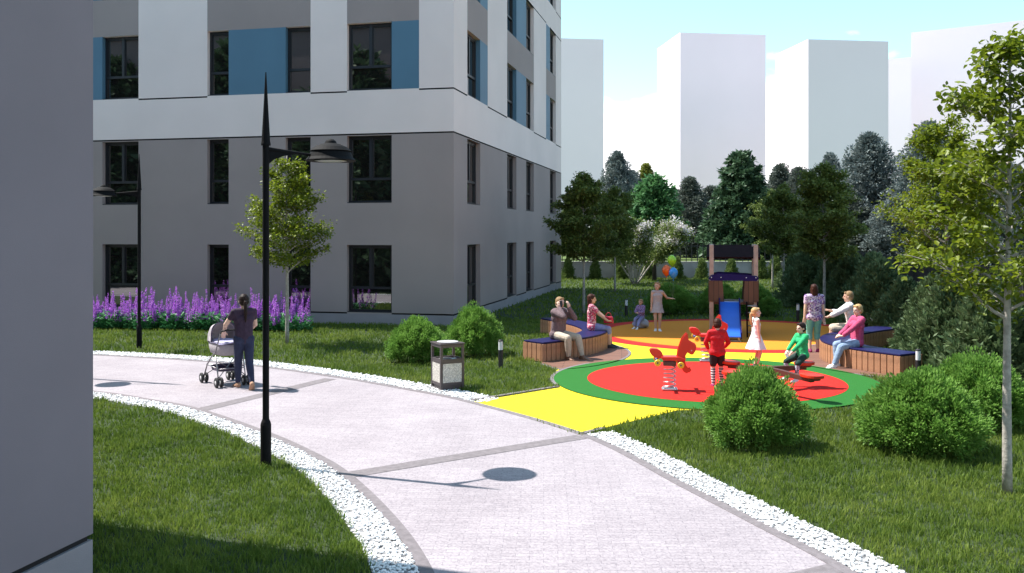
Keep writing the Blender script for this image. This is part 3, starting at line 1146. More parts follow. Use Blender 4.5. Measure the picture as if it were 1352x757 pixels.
# thin kerbs of the yellow apron and the decks
for a, b in (((-0.66, 14.86), (0.82, 16.2)), ((0.97, 12.40), (1.28, 12.72))):
    a, b = Vector(a), Vector(b)
    d = (b - a).normalized()
    n = Vector((-d.y, d.x)) * 0.04
    ribbon('kerb_strip', [a + n, b + n], [a - n, b - n], 0.030, M_KERB, 0.03)
ring = [Vector(p) for p in circle(C_NEAR, R_NEAR, 96)]
ring_o = [Vector(p) for p in circle(C_NEAR, R_NEAR + 0.07, 96)]
sel = list(range(36, 52))
ribbon('kerb_strip', [ring[i] for i in sel], [ring_o[i] for i in sel], 0.024, M_KERB, 0.02)
ribbon('kerb_strip', deck1, offset_line(deck1, 0.06), 0.022, M_KERB, 0.02)
ribbon('kerb_strip', deck2, offset_line(deck2, 0.06), 0.022, M_KERB, 0.02)

# ------------------------------------------------------------------ buildings
M_GREY = mat('grey_render', (0.335, 0.277, 0.268), 0.85, 0.06, 0.5, 0.12, 160)
M_WHITE = mat('white_render', (0.83, 0.715, 0.69), 0.85, 0.04, 0.5, 0.10, 160)
M_BLUE = mat('blue_panel', (0.080, 0.180, 0.270), 0.6, 0.06, 0.7)
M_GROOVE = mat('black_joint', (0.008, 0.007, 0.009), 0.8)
M_FRAME = mat('anthracite_frame', (0.014, 0.015, 0.020), 0.45)
M_PLINTH = mat('plinth_render', (0.30, 0.275, 0.295), 0.85, 0.08, 1.5, 0.2, 120)
M_ROOF = mat('roof_felt', (0.12, 0.12, 0.125), 0.9, 0.2, 2)


def glass_mat():
    m, nt, b, N, L = new_mat('window_glass')
    b.inputs['Base Color'].default_value = (0.012, 0.011, 0.010, 1)
    b.inputs['Roughness'].default_value = 0.02
    b.inputs['IOR'].default_value = 2.8
    b.inputs['Specular IOR Level'].default_value = 0.5
    return m


M_GLASS = glass_mat()
BX, BY = -1.72, 26.8
DV = Vector((0.2188, 0.9758, 0)).normalized()      # along the right-hand face, away from the camera
DU = Vector((-DV.y, DV.x, 0))                      # along the front face, to the left
ORG = Vector((BX, BY, 0))
FRONT_L, SIDE_L, ROOF_Z = 17.0, 19.1, 23.6
WIN_Z = [0.36, 3.66, 7.06, 10.28, 13.48, 16.70, 19.92]
WIN_H = 2.03
REVEAL = 0.24
building = empty('apartment_building', ORG, math.atan2(DU.y, DU.x))
tag(building, 'tall grey and white apartment building with blue panels, behind the flower bed', 'building')
# building axes: x along the front face to the left, y = -DV ... use explicit maps into the local frame
Minv = (Matrix.Translation(ORG) @ Matrix.Rotation(math.atan2(DU.y, DU.x), 4, 'Z')).inverted()


def face_map(side):
    def f(s, z, d=0.0):
        """s along the face from the corner, z up, d inwards"""
        if side == 'front':
            p = ORG + DU * s + DV * d
        else:
            p = ORG + DV * s + DU * d
        return Minv @ Vector((p.x, p.y, z))
    return f


def facade(side, length, windows, blues):
    f = face_map(side)
    up0 = 7.03
    sb = {0.0, length}
    for a, b in windows:
        sb |= {a, b}
    for a, b in blues:
        sb |= {a, b}
    sb = sorted(sb)
    joints = [0.335, 5.735, 7.03, 12.33, 13.45, 18.75, 19.89]
    zb = {0.0, ROOF_Z}
    for z in WIN_Z:
        zb |= {z, z + WIN_H}
    jt = 0.045
    for j in joints:
        zb |= {j - jt / 2, j + jt / 2}
    zb = sorted(zb)
    groups = sorted(windows + blues)
    mb = MB()
    for i in range(len(sb) - 1):
        a, b = sb[i], sb[i + 1]
        sc = (a + b) / 2
        win = any(w0 <= sc <= w1 for w0, w1 in windows)
        blu = any(w0 <= sc <= w1 for w0, w1 in blues)
        for k in range(len(zb) - 1):
            z0, z1 = zb[k], zb[k + 1]
            zc = (z0 + z1) / 2
            floor = next((n for n, z in enumerate(WIN_Z) if z < zc < z + WIN_H), None)
            joint = any(abs(zc - j) < jt / 2 for j in joints)
            if win and floor is not None:
                continue
            if joint and not (win and any(abs(zc - z) < 0.1 for z in WIN_Z)) and not (blu and zc > 6):
                d = 0.05
                mb.add([f(a, z0, d), f(b, z0, d), f(b, z1, d), f(a, z1, d)], [(0, 1, 2, 3)], 3)
                mb.add([f(a, z0, 0), f(b, z0, 0), f(b, z0, d), f(a, z0, d)], [(0, 1, 2, 3)], 3)
                mb.add([f(a, z1, 0), f(b, z1, 0), f(b, z1, d), f(a, z1, d)], [(0, 1, 2, 3)], 3)
                continue
            if zc < 0.335:
                m = 4
            elif zc < 5.735:
                m = 0
            elif zc < 7.06 or 12.31 < zc < 13.48 or 18.73 < zc < 19.92:
                m = 1
            elif blu and floor is not None:
                m = 2
            elif (win or blu):
                m = 0 if zc < 22 else 1
            else:
                m = 1
            mb.add([f(a, z0), f(b, z0), f(b, z1), f(a, z1)], [(0, 1, 2, 3)], m)
    # window openings: four reveal faces each
    for a, b in windows:
        for n, z in enumerate(WIN_Z):
            z1 = z + WIN_H
            jm = 0 if n < 2 else 1
            # a jamb next to a blue panel is blue
            la = 2 if n >= 2 and any(abs(w1 - a) < 1e-3 for _w0, w1 in blues) else jm
            lb = 2 if n >= 2 and any(abs(w0 - b) < 1e-3 for w0, _w1 in blues) else jm
            D = REVEAL
            mb.add([f(a, z), f(a, z1), f(a, z1, D), f(a, z, D)], [(0, 1, 2, 3)], la)
            mb.add([f(b, z), f(b, z1), f(b, z1, D), f(b, z, D)], [(0, 1, 2, 3)], lb)
            mb.add([f(a, z1), f(b, z1), f(b, z1, D), f(a, z1, D)], [(0, 1, 2, 3)], jm)
            mb.add([f(a, z), f(b, z), f(b, z, D), f(a, z, D)], [(0, 1, 2, 3)], 5)
    return mb


FW = [(1.93, 3.36), (4.55, 5.38), (7.31, 8.05), (10.49, 11.81), (14.2, 15.6)]
FB = [(1.07, 1.93), (5.38, 7.31), (11.81, 12.7)]
SW = [(1.51, 3.10), (7.05, 8.65), (10.5, 12.1), (15.95, 17.55)]
SB = [(3.10, 4.10), (8.65, 10.5), (14.96, 15.95)]
WALL_MATS = [M_GREY, M_WHITE, M_BLUE, M_GROOVE, M_PLINTH, M_FRAME]
mb = facade('front', FRONT_L, FW, FB)
facade_front = mb.build('wall', WALL_MATS, building)
mb = facade('side', SIDE_L, SW, SB)
mb.build('wall', WALL_MATS, building)
f = face_map('front')
mb = MB()
mb.add([f(FRONT_L, 0), f(FRONT_L, ROOF_Z), f(FRONT_L, ROOF_Z, SIDE_L), f(FRONT_L, 0, SIDE_L)], [(0, 1, 2, 3)])
mb.add([f(0, 0, SIDE_L), f(0, ROOF_Z, SIDE_L), f(FRONT_L, ROOF_Z, SIDE_L), f(FRONT_L, 0, SIDE_L)], [(0, 1, 2, 3)])
# black sheets behind the panes, their colour standing in for unlit rooms
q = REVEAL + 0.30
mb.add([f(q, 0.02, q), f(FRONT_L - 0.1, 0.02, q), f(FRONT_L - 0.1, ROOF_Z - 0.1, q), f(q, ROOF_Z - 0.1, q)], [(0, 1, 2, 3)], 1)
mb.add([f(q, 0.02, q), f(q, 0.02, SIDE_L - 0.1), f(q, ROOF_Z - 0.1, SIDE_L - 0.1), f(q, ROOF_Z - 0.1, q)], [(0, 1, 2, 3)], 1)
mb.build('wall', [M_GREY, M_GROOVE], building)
mb = MB()
mb.prism([f(-0.06, 0, -0.06)[:2], f(FRONT_L + 0.06, 0, -0.06)[:2], f(FRONT_L + 0.06, 0, SIDE_L + 0.06)[:2], f(-0.06, 0, SIDE_L + 0.06)[:2]], ROOF_Z + 0.003, ROOF_Z + 0.35, 0)
mb.build('roof', M_ROOF, building)

_wcache = {}


def window(side, a, b, z):
    """one window: frame with mullion and transom, pane behind it"""
    w, h = b - a, WIN_H
    key = (round(w, 2),)
    f = face_map(side)
    # local axes of the window: x along the face, y inwards, z up
    o0, ox, oy = f(a, z, REVEAL - 0.09), f(a + 1, z, REVEAL - 0.09), f(a, z, REVEAL + 0.91)
    X, Y = (ox - o0).normalized(), (oy - o0).normalized()
    M = Matrix((X, Y, Vector((0, 0, 1)))).transposed().to_4x4()
    M.translation = o0
    if key not in _wcache:
        mb = MB()
        t, dp = 0.075, 0.07
        tr = h * 0.36
        mb.box((t / 2, dp / 2, h / 2), (t, dp, h))
        mb.box((w - t / 2, dp / 2, h / 2), (t, dp, h))
        mb.box((w / 2, dp / 2, t / 2), (w - 2 * t, dp, t))
        mb.box((w / 2, dp / 2, h - t / 2), (w - 2 * t, dp, t))
        mb.box((w / 2, dp / 2, tr), (w - 2 * t, dp, t))
        if w > 1.0:
            mb.box((w / 2, dp / 2 - 0.004, (tr + t / 2 + h - t) / 2), (t * 1.2, dp, h - t - tr - t / 2))
        # slim casement beads
        s = 0.03
        for x0, x1 in (((t, w / 2 - t * 0.6), (w / 2 + t * 0.6, w - t)) if w > 1.0 else ((t, w - t),)):
            mb.box(((x0 + x1) / 2, dp / 2 + 0.012, h - t - s / 2), (x1 - x0, dp * 0.5, s))
            mb.box((x0 + s / 2, dp / 2 + 0.012, (tr + h) / 2), (s, dp * 0.5, h - t - tr - t / 2 - 0.002))
            mb.box((x1 - s / 2, dp / 2 + 0.012, (tr + h) / 2), (s, dp * 0.5, h - t - tr - t / 2 - 0.002))
        fr = mb.mesh('window', [M_FRAME])
        mb = MB()
        mb.add([(t * 0.5, dp * 0.75, t * 0.5), (w - t * 0.5, dp * 0.75, t * 0.5), (w - t * 0.5, dp * 0.75, h - t * 0.5), (t * 0.5, dp * 0.75, h - t * 0.5)], [(0, 1, 2, 3)])
        pn = mb.mesh('pane', [M_GLASS])
        mb = MB()
        mb.box((w / 2, -0.075, 0.012), (w - 0.02, 0.15, 0.02))
        sl = mb.mesh('sill', [M_FRAME])
        _wcache[key] = (fr, pn, sl)
    fr, pn, sl = _wcache[key]
    o = link_mesh('window', fr, building)
    o.matrix_local = M
    link_mesh('pane', pn, o)
    link_mesh('sill', sl, o)
    return o


for a, b in FW:
    for z in WIN_Z:
        window('front', a, b, z)
for a, b in SW:
    for z in WIN_Z:
        window('side', a, b, z)

# the near building whose end wall fills the left border
near_b = empty('grey_building', (-3.30, 7.16, 0), math.atan2(DV.y, DV.x))
tag(near_b, 'near grey building whose plain end wall with a dark plinth joint stands beside the lawn', 'building')
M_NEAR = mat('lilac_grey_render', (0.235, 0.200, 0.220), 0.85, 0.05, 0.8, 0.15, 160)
# local: x along DV (away), y along DU (left)
HB = 13.4  # height and unseen width chosen to darken the window reflections
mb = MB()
outline = [(-16, 0), (0, 0), (0, 1.30), (1.30, 1.30), (1.30, 34.0), (-16, 34.0)]  # unseen step in the plan, shaped to throw shade on the lawn
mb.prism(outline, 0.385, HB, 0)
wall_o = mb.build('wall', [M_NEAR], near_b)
mb = MB()
mb.prism([(-16, 0.03), (-0.03, 0.03), (-0.03, 1.33), (1.27, 1.33), (1.27, 33.97), (-16, 33.97)], 0.335, 0.386, 0)
mb.build('joint', [M_GROOVE], near_b)
mb = MB()
mb.prism([(-16, 0.002), (-0.002, 0.002), (-0.002, 1.302), (1.298, 1.302), (1.298, 34.0), (-16, 34.0)], 0.0, 0.336, 0)
mb.build('plinth', [M_PLINTH], near_b)
mb = MB()
mb.prism([(-16.1, -0.1), (0.1, -0.1), (0.1, 1.2), (1.4, 1.2), (1.4, 34.1), (-16.1, 34.1)], HB + 0.002, HB + 0.25, 0)
mb.build('roof', [M_ROOF], near_b)

# white unfinished tower blocks far off: (left px, corner px, right px, top px at corner, distance, label)
M_TOWER = mat('tower_white', (0.90, 0.79, 0.86), 0.9, 0.03, 0.05)


def tower(x_left, x_corner, x_right, y_top, dist, label, depth=None, turn=None):
    """block with its near vertical edge at x_corner; left face recedes to x_left, right face to x_right"""
    c = GY(x_corner, dist)
    h = CAM_H + (HOR - y_top) * dist / FPX
    ang = math.radians(12.6)
    rd = Vector((math.cos(ang), math.sin(ang) * 0.55, 0)).normalized()
    if turn is not None:
        rd = Vector((math.cos(turn), math.sin(turn), 0))
    ld = Vector((-rd.y, rd.x, 0))

    def hit(d, px):
        k = (px - 676) / FPX
        t = (k * c.y - c.x) / (d.x - k * d.y)
        return t
    wr = hit(rd, x_right) if turn is None else 22.0
    wl = hit(ld, x_left) if x_left < x_corner - 1 else (depth or 18.0)
    if not (0 < wl < 150):
        wl = 18.0
    e = empty('tower_block', (c.x, c.y, 0), math.atan2(rd.y, rd.x))
    tag(e, label, 'building', 'white tower blocks beyond the garden')
    mb = MB()
    mb.prism([(0, 0), (wr, 0), (wr, wl), (0, wl)], 0, h - 1.0, 0)
    mb.build('wall', [M_TOWER], e)
    mb = MB()
    t = 0.4
    mb.box((wr / 2, t / 2, h - 0.5), (wr, t, 1.0))
    mb.box((wr / 2, wl - t / 2, h - 0.5), (wr, t, 1.0))
    mb.box((t / 2, wl / 2, h - 0.5), (t, wl - 2 * t, 1.0))
    mb.box((wr - t / 2, wl / 2, h - 0.5), (t, wl - 2 * t, 1.0))
    mb.build('parapet', [M_TOWER], e)
    return e


tower(640, 641, 797, 48, 150, 'white tower block half hidden behind the apartment building', 14)
tower(868, 898, 1011, 43, 190, 'white tower block between the two others, straight above the play tower')
tower(1024, 1067, 1173, 52, 140, 'white tower block above the dark blue spruce')
tower(1203, 1440, 1700, 17, 140, 'white tower block behind the tall young tree, widest of them', turn=1.0)
tower(1171, 1300, 1400, 66, 230, 'pale distant tower block in the narrow gap beside the widest one', turn=1.0)

# back boundary: retaining wall, railing, raised lawn
Y_W = 55.5
M_WALL = mat('boundary_concrete', (0.52, 0.46, 0.48), 0.9, 0.2, 1.2, 0.3, 30)
mb = MB()
mb.box((0.5, Y_W + 0.15, 0.48), (33.4, 0.3, 0.96), 0, 0)
mb.box((0.5, Y_W + 0.14, 0.985), (33.4, 0.36, 0.05), 0, 0)
o = mb.build('retaining_wall', M_WALL)
tag(o, 'low grey retaining wall under the railing at the end of the lawn', 'wall')
M_IRON = mat('railing_iron', (0.012, 0.013, 0.014), 0.5)
rail = empty('railing', (0.5, Y_W + 0.15, 1.012))
tag(rail, 'black iron bar railing standing on the low grey wall', 'fence')
mb = MB()
mb.box((0, 0, 0.10), (33.2, 0.04, 0.05))
mb.box((0, 0, 0.95), (33.2, 0.04, 0.05))
mb.build('rail', M_IRON, rail)
mb = MB()
mb.box((0, 0, 0.55), (0.045, 0.05, 1.10))
bm_ = mb.mesh('bar', [M_IRON])
for k in range(96):
    link_mesh('bar', bm_, rail, (-16.4 + k * 0.345, 0, 0))
mb = MB()
mb.add([(-60, Y_W + 0.3, 0.93), (80, Y_W + 0.3, 0.93), (200, 400, 3.0), (-200, 400, 3.0)], [(0, 1, 2, 3)])
o = mb.build('upper_lawn', M_FAR_LAWN)
o['kind'] = 'structure'

# slatted fence along the right-hand side
M_SLAT = mat('dark_slat', (0.020, 0.019, 0.024), 0.6, 0.25, 2)
FA, FBp = Vector((8.9, 13.0, 0)), Vector((17.2, 55.4, 0))
fd = (FBp - FA).normalized()
fl = (FBp - FA).length
fence = empty('slatted_fence', FA, math.atan2(fd.y, fd.x))
tag(fence, 'tall dark slatted fence running behind the evergreen shrubs', 'fence')
mb = MB()
n = int(fl / 0.145)
for k in range(n):
    mb.box((0.07 + k * 0.145, 0, 1.18), (0.105, 0.022, 1.74 + 0.02 * math.sin(k * 1.7)))
for z in (0.55, 1.75):
    mb.box((fl / 2, -0.03, z), (fl, 0.03, 0.07))
mb.build('slat_panel', M_SLAT, fence)
mb = MB()
mb.box((fl / 2, -0.02, 0.14), (fl, 0.2, 0.28))
mb.build('plinth', M_WALL, fence)
pm = MB().box((0, 0.045, 1.0), (0.07, 0.06, 2.0)).mesh('post', [M_SLAT])
for k in range(18):
    link_mesh('post', pm, fence, (0.3 + k * 2.5, 0, 0))
# ------------------------------------------------------------------ plants
M_BARK = mat('pale_bark', (0.36, 0.33, 0.29), 0.9, 0.30, 14, 0.4, 40)
M_BARKD = mat('dark_bark', (0.075, 0.060, 0.048), 0.95, 0.3, 12, 0.6, 30)
L_TREE = leaf_mat('young_tree_leaf', [(0.085, 0.125, 0.008), (0.150, 0.205, 0.012), (0.235, 0.285, 0.022)], 0.45, 0.42, 0.4)
L_TREE2 = leaf_mat('shade_tree_leaf', [(0.085, 0.125, 0.030), (0.130, 0.180, 0.040), (0.190, 0.245, 0.060)], 0.35, 0.5, 0.3)
L_BOX = leaf_mat('boxwood_leaf', [(0.085, 0.190, 0.030), (0.165, 0.320, 0.055), (0.280, 0.460, 0.110)], 0.40, 0.5, 0.25, noise=5.0)
L_THUJAB = leaf_mat('thuja_spray', [(0.085, 0.140, 0.040), (0.150, 0.215, 0.060), (0.240, 0.310, 0.100)], 0.3, 0.55, 0.2, noise=3.0)
L_THUJA = leaf_mat('juniper_spray', [(0.065, 0.115, 0.050), (0.115, 0.175, 0.075), (0.190, 0.250, 0.115)], 0.25, 0.55, 0.3, noise=3.0)
L_BLUE = leaf_mat('blue_spruce_needles', [(0.085, 0.115, 0.115), (0.150, 0.185, 0.180), (0.270, 0.300, 0.285)], 0.15, 0.6, 0.3, noise=1.2)
L_GREY = leaf_mat('grey_spruce_needles', [(0.075, 0.095, 0.078), (0.120, 0.145, 0.120), (0.210, 0.230, 0.200)], 0.15, 0.6, 0.3, noise=1.2)
L_SPRUCE = leaf_mat('green_spruce_needles', [(0.040, 0.085, 0.042), (0.070, 0.130, 0.066), (0.125, 0.200, 0.108)], 0.2, 0.5, 0.3, noise=1.2)
L_BRIGHT = leaf_mat('bright_layered_leaf', [(0.045, 0.130, 0.045), (0.085, 0.210, 0.075), (0.150, 0.310, 0.120)], 0.3, 0.5, 0.3, noise=1.2)
L_YELLOW = leaf_mat('yellow_green_leaf', [(0.120, 0.150, 0.020), (0.200, 0.220, 0.040), (0.280, 0.290, 0.070)], 0.35, 0.5, 0.3)
L_BLOSSOM = leaf_mat('white_blossom', [(0.68, 0.62, 0.62), (0.80, 0.76, 0.76), (0.86, 0.84, 0.84)], 0.3, 0.7, 0.2)
L_GRASS = leaf_mat('grass_blades', [(0.074, 0.132, 0.021), (0.138, 0.208, 0.031), (0.250, 0.305, 0.062)], 0.40, 0.55, 0.2, noise=0.8)
L_FLOWLEAF = leaf_mat('salvia_leaf', [(0.030, 0.150, 0.050), (0.060, 0.250, 0.085), (0.120, 0.340, 0.140)], 0.25, 0.5, 0.3)
L_PURPLE = leaf_mat('salvia_flower', [(0.330, 0.090, 0.540), (0.520, 0.170, 0.715), (0.670, 0.330, 0.820)], 0.35, 0.6, 0.2)


def gen_limbs(rng, H, z0, Lmax, n, up=0.75, r0=0.05, sag=0.35, prof=None):
    """trunk and limbs of a young tree: MB with wood, and the twig points that carry leaves (pos, dir)"""
    mb = MB()
    bend = [Vector((0.03 * math.sin(t * 5 + 1), 0.03 * math.cos(t * 4), 0)) * t for t in np.linspace(0, 1, 14)]
    tp = [Vector((0, 0, H * 0.985 * t)) + bend[i] for i, t in enumerate(np.linspace(0, 1, 14))]
    mb.tube(tp, [r0 * (1 - 0.90 * t) + 0.003 for t in np.linspace(0, 1, 14)], 10)
    pts = []
    for i in range(n):
        t = (i + rng.random() * 0.6) / n
        z = z0 + (H * 0.96 - z0) * t
        L = Lmax * (prof(t) if prof else (1 - t) ** 0.8) * rng.uniform(0.50, 1.25)
        a = i * 2.399 + rng.uniform(-0.4, 0.4)
        k = min(int(z / (H * 0.985) * 13), 12)
        f = z / (H * 0.985) * 13 - k
        base = tp[k].lerp(tp[k + 1], f)
        d = Vector((math.cos(a), math.sin(a), up * rng.uniform(0.7, 1.4)))
        d.normalize()
        lp = [base]
        m = 7
        for q in range(1, m + 1):
            dd = (d + Vector((0, 0, -sag * q / m)) + Vector(rng.normal(0, 0.10, 3))).normalized()
            lp.append(lp[-1] + dd * L / m)
        rr = max(r0 * 0.42 * (1 - t * 0.75), 0.006)
        mb.tube(lp, [rr * (1 - 0.85 * q / m) + 0.0015 for q in range(m + 1)], 6, caps=False)
        for q in range(2, m + 1):
            if rng.random() > 0.12 + L / (0.75 * Lmax):
                continue
            w = q / m
            pts.append((lp[q], (lp[q] - lp[q - 1]).normalized(), 0.10 + 0.05 * w))
            for sgn in (-1, 1):
                if rng.random() < 0.92:
                    sd = Vector((-d.y, d.x, 0)) * sgn
                    td = ((lp[q] - lp[q - 1]).normalized() * 0.8 + sd * rng.uniform(0.5, 1.1) + Vector((0, 0, rng.uniform(-0.2, 0.35)))).normalized()
                    tl = L * rng.uniform(0.20, 0.36)
                    e = lp[q] + td * tl
                    mb.tube([lp[q], lp[q].lerp(e, 0.5) + Vector((0, 0, 0.01)), e], [0.005, 0.0035, 0.0015], 4, caps=False)
                    for u in (0.35, 0.65, 0.95):
                        pts.append((lp[q].lerp(e, u), td, 0.10))
    return mb, pts


def young_tree(seed, H, z0, Lmax, n, per, leaf, lm, prof=None, up=0.75, r0=0.05, bark=M_BARK, drop=0.25, sag=0.35):
    rng = np.random.default_rng(seed)
    mb, pts = gen_limbs(rng, H, z0, Lmax, n, up, r0, sag, prof)
    wood = mb.mesh('trunk', [bark], True)
    P = np.array([p[0] for p in pts])
    D = np.array([p[1] for p in pts])
    S = np.array([p[2] for p in pts])
    idx = np.repeat(np.arange(len(P)), per)
    C = P[idx] + rng.normal(0, 1, (len(idx), 3)) * S[idx][:, None] * 0.62
    dirs = unit(D[idx] * 0.7 + rng.normal(0, 0.6, (len(idx), 3)) + np.array([0, 0, -drop]))
    nrm = unit(np.array([0, 0, 1.0]) + rng.normal(0, 0.42, (len(idx), 3)))
    ln = leaf * rng.uniform(0.7, 1.3, len(idx))
    V, F = leaf_cloud(C, dirs, nrm, ln, ln * 0.68)
    crown = np_mesh('crown', V, [F], lm)
    return wood, crown


def plant_tree(name, wood, crown, loc, rz, scale, label, cat='tree', group=None):
    o = empty(name, loc, rz)
    o.scale = (scale,) * 3 if not isinstance(scale, tuple) else scale
    tag(o, label, cat, group)
    link_mesh('trunk', wood, o)
    link_mesh('crown', crown, o)
    return o


prof_y = lambda t: (0.62 + 0.38 * min(1, t / 0.22)) * (1 - t) ** 0.72 + 0.05
WA, CA = young_tree(3, 4.95, 1.75, 1.30, 42, 6, 0.074, L_TREE, prof_y)
WB, CB = young_tree(8, 4.90, 1.80, 1.24, 46, 9, 0.070, L_TREE, prof_y)
WC, CC = young_tree(15, 4.90, 1.70, 1.40, 54, 17, 0.085, L_TREE2, prof_y)
GT = 'young trees planted around the lawn'
p = G(379, 455)
plant_tree('young_tree', WB, CB, p, 0.4, 0.97, 'young leafy tree with slender grey trunk in front of the building facade', group=GT)
p = G(1330, 652)
plant_tree('young_tree', WA, CA, p, 1.1, 1.0, 'tall young tree with pale trunk and large leaves on the near lawn', group=GT)
p = G(1249, 481)
plant_tree('young_tree', WB, CB, p, 2.2, 1.08, 'young yellow-green tree behind the two round bushes, pale trunk between them', group=GT)
p = G(770.7, 415)
plant_tree('young_tree', WC, CC, p, 0.0, 1.0, 'young tree with dark dense crown beside the building corner and first bench', group=GT)
p = G(812, 386)
plant_tree('young_tree', WC, CC, p, 2.0, 1.02, 'young tree with dark dense crown left of the white blossom tree', group=GT)
p = G(1034.6, 395)
plant_tree('young_tree', WC, CC, p, 4.0, 1.0, 'young shaded tree with slim trunk just right of the play tower', group=GT)
p = G(1020, 381)
plant_tree('young_tree', WC, CC, p, 1.0, 1.02, 'young shaded tree farther back, trunk close by the play tower roof', group=GT)
p = G(1088, 418.5)
plant_tree('young_tree', WC, CC, p, 5.2, 1.05, 'young shaded tree behind the woman in the violet blouse', group=GT)
p = G(748, 367.5)
plant_tree('young_tree', WC, CC, (p.x, 54.6, 0), 3.2, 0.9, 'young tree by the grey boundary wall at the building edge', group=GT)

for k, (x, y, sc, proto) in enumerate(((-13.4, 14.3, 1.0, 0), (-16.6, 13.4, 1.1, 1), (-20.5, 14.9, 1.0, 0), (-24.5, 14.4, 1.1, 1), (-29.0, 15.6, 1.05, 0))):  # unseen row, added for the greenery mirrored in the panes
    plant_tree('young_tree', (WA, WB)[proto], (CA, CB)[proto], (x, y, 0), k * 1.3, sc, ('young tree mirrored in the ground-floor panes, behind the near grey building', 'young tree mirrored beside the flower bed panes, behind the near grey building', 'young tree on the hidden lawn behind the near grey building, middle of its row',
               'young tree on the hidden lawn behind the near grey building, fourth in its row', 'young tree on the hidden lawn behind the near grey building, last in its row')[k], group=GT)

# tree in blossom: several stems, white panicles on a wide crown
rng = np.random.default_rng(21)
mb = MB()
pts = []
for k in range(6):
    a = k * 1.05 + 0.3
    lean_ = rng.uniform(0.25, 0.62)
    lp = [Vector((0.10 * math.cos(a), 0.10 * math.sin(a), 0))]
    for q in range(1, 9):
        d = Vector((math.cos(a) * lean_, math.sin(a) * lean_, 1 - 0.04 * q)).normalized()
        lp.append(lp[-1] + d * 0.46 + Vector(rng.normal(0, 0.035, 3)))
    mb.tube(lp, [0.055 * (1 - 0.09 * q) for q in range(9)], 8)
    for q in range(4, 9):
        for j in range(4):
            b = a + rng.uniform(-1.3, 1.3)
            e = lp[q] + Vector((math.cos(b) * rng.uniform(0.3, 0.9), math.sin(b) * rng.uniform(0.3, 0.9), rng.uniform(-0.05, 0.55)))
            mb.tube([lp[q], lp[q].lerp(e, 0.5) + Vector((0, 0, 0.06)), e], [0.018, 0.012, 0.005], 5, caps=False)
            for u in (0.4, 0.7, 1.0):
                pts.append(lp[q].lerp(e, u))
wood = mb.mesh('trunk', [M_BARK], True)
P = np.array(pts)
idx = np.repeat(np.arange(len(P)), 48)
C = P[idx] + rng.normal(0, 0.22, (len(idx), 3))
V, F = leaf_cloud(C, rand_unit(len(idx), rng) + np.array([0, 0, -0.3]), rand_unit(len(idx), rng) + np.array([0, 0, 1.0]), 0.13, 0.08)
crown = np_mesh('crown', V, [F], L_TREE2)
top = P[P[:, 2] > np.quantile(P[:, 2], 0.28)]
r_out = top[:, :2] / np.maximum(np.linalg.norm(top[:, :2], axis=1, keepdims=True), 0.2)
bl = top + np.concatenate([r_out * 0.14, np.full((len(top), 1), 0.17)], 1)
bl = bl[rng.random(len(bl)) < 0.95]
idx = np.repeat(np.arange(len(bl)), 46)
C = bl[idx] + rng.normal(0, 1, (len(idx), 3)) * np.array([0.10, 0.10, 0.12])
V, F = kite_cloud(C, rand_unit(len(idx), rng), rand_unit(len(idx), rng), 0.10, 0.085)
bloss = np_mesh('blossom', V, [F], L_BLOSSOM)
p = G(838, 376)
bt = plant_tree('blossom_tree', wood, crown, p, 0.3, (0.95, 0.95, 0.92), 'wide multi-stemmed tree covered in white blossom at the end of the lawn')
link_mesh('blossom', bloss, bt)


# ---- conifers beyond the wall
def conifer(seed, H, R, lm, n_lev=30, needle=0.30, droop=0.35, z0=0.05, clump=1.0, power=0.85, mid=0.12):
    """trunk, whorls of drooping boughs, needle sprays along every bough"""
    rng = np.random.default_rng(seed)
    mb = MB().tube([(0, 0, 0), (0, 0, H * 0.5), (0, 0, H * 0.97)], [0.022 * H, 0.014 * H, 0.004 * H], 8)
    C, D = [], []
    for i in range(n_lev):
        t = i / (n_lev - 1)
        z = H * (z0 + (0.98 - z0) * t)
        L0 = R * min(1, (t + 0.04) / mid if t < mid else 1) ** 0.5 * (1 - t) ** power + 0.06 * R
        nb = max(4, int(11 * (1 - 0.55 * t)))
        ph = rng.uniform(0, 6.28)
        for k in range(nb):
            a = ph + 2 * PI * k / nb + rng.uniform(-0.25, 0.25)
            L = L0 * rng.uniform(0.72, 1.15)
            d = np.array([math.cos(a), math.sin(a), 0.25 * t + 0.05])
            e = np.array([0, 0, z]) + d * L + np.array([0, 0, -droop * L * (1 - t)])
            if L > 0.3:
                mb.tube([(0, 0, z), tuple((np.array([0, 0, z]) + e) / 2 + np.array([0, 0, 0.08 * L])), tuple(e)], [0.012, 0.008, 0.003], 4, caps=False)
            ns = max(4, int(L / 0.085 * clump))
            for s in range(ns):
                u = rng.uniform(0.25, 1.02)
                p = np.array([0, 0, z]) * (1 - u) + e * u + np.array([0, 0, 0.16 * L * u * (1 - u)])
                w = 0.22 * L * (1.15 - u) + 0.05
                p = p + np.array([-d[1], d[0], 0]) * rng.uniform(-w, w) + rng.normal(0, 0.04, 3)
                C.append(p)
                D.append(d * 0.8 + np.array([-d[1], d[0], 0]) * rng.uniform(-0.8, 0.8) + np.array([0, 0, rng.uniform(-0.5, 0.35)]))
    C, D = np.array(C), np.array(D)
    rep = 3
    C = np.repeat(C, rep, 0) + rng.normal(0, 0.06, (len(C) * rep, 3))
    D = np.repeat(D, rep, 0) + rng.normal(0, 0.45, (len(D) * rep, 3))
    Nn = unit(np.array([0, 0, 1.0]) + rng.normal(0, 0.5, C.shape))
    ln = needle * rng.uniform(0.6, 1.25, len(C))
    V, F = kite_cloud(C, D, Nn, ln, ln * 0.42)
    return mb.mesh('trunk', [M_BARKD], True), np_mesh('crown', V, [F], lm)


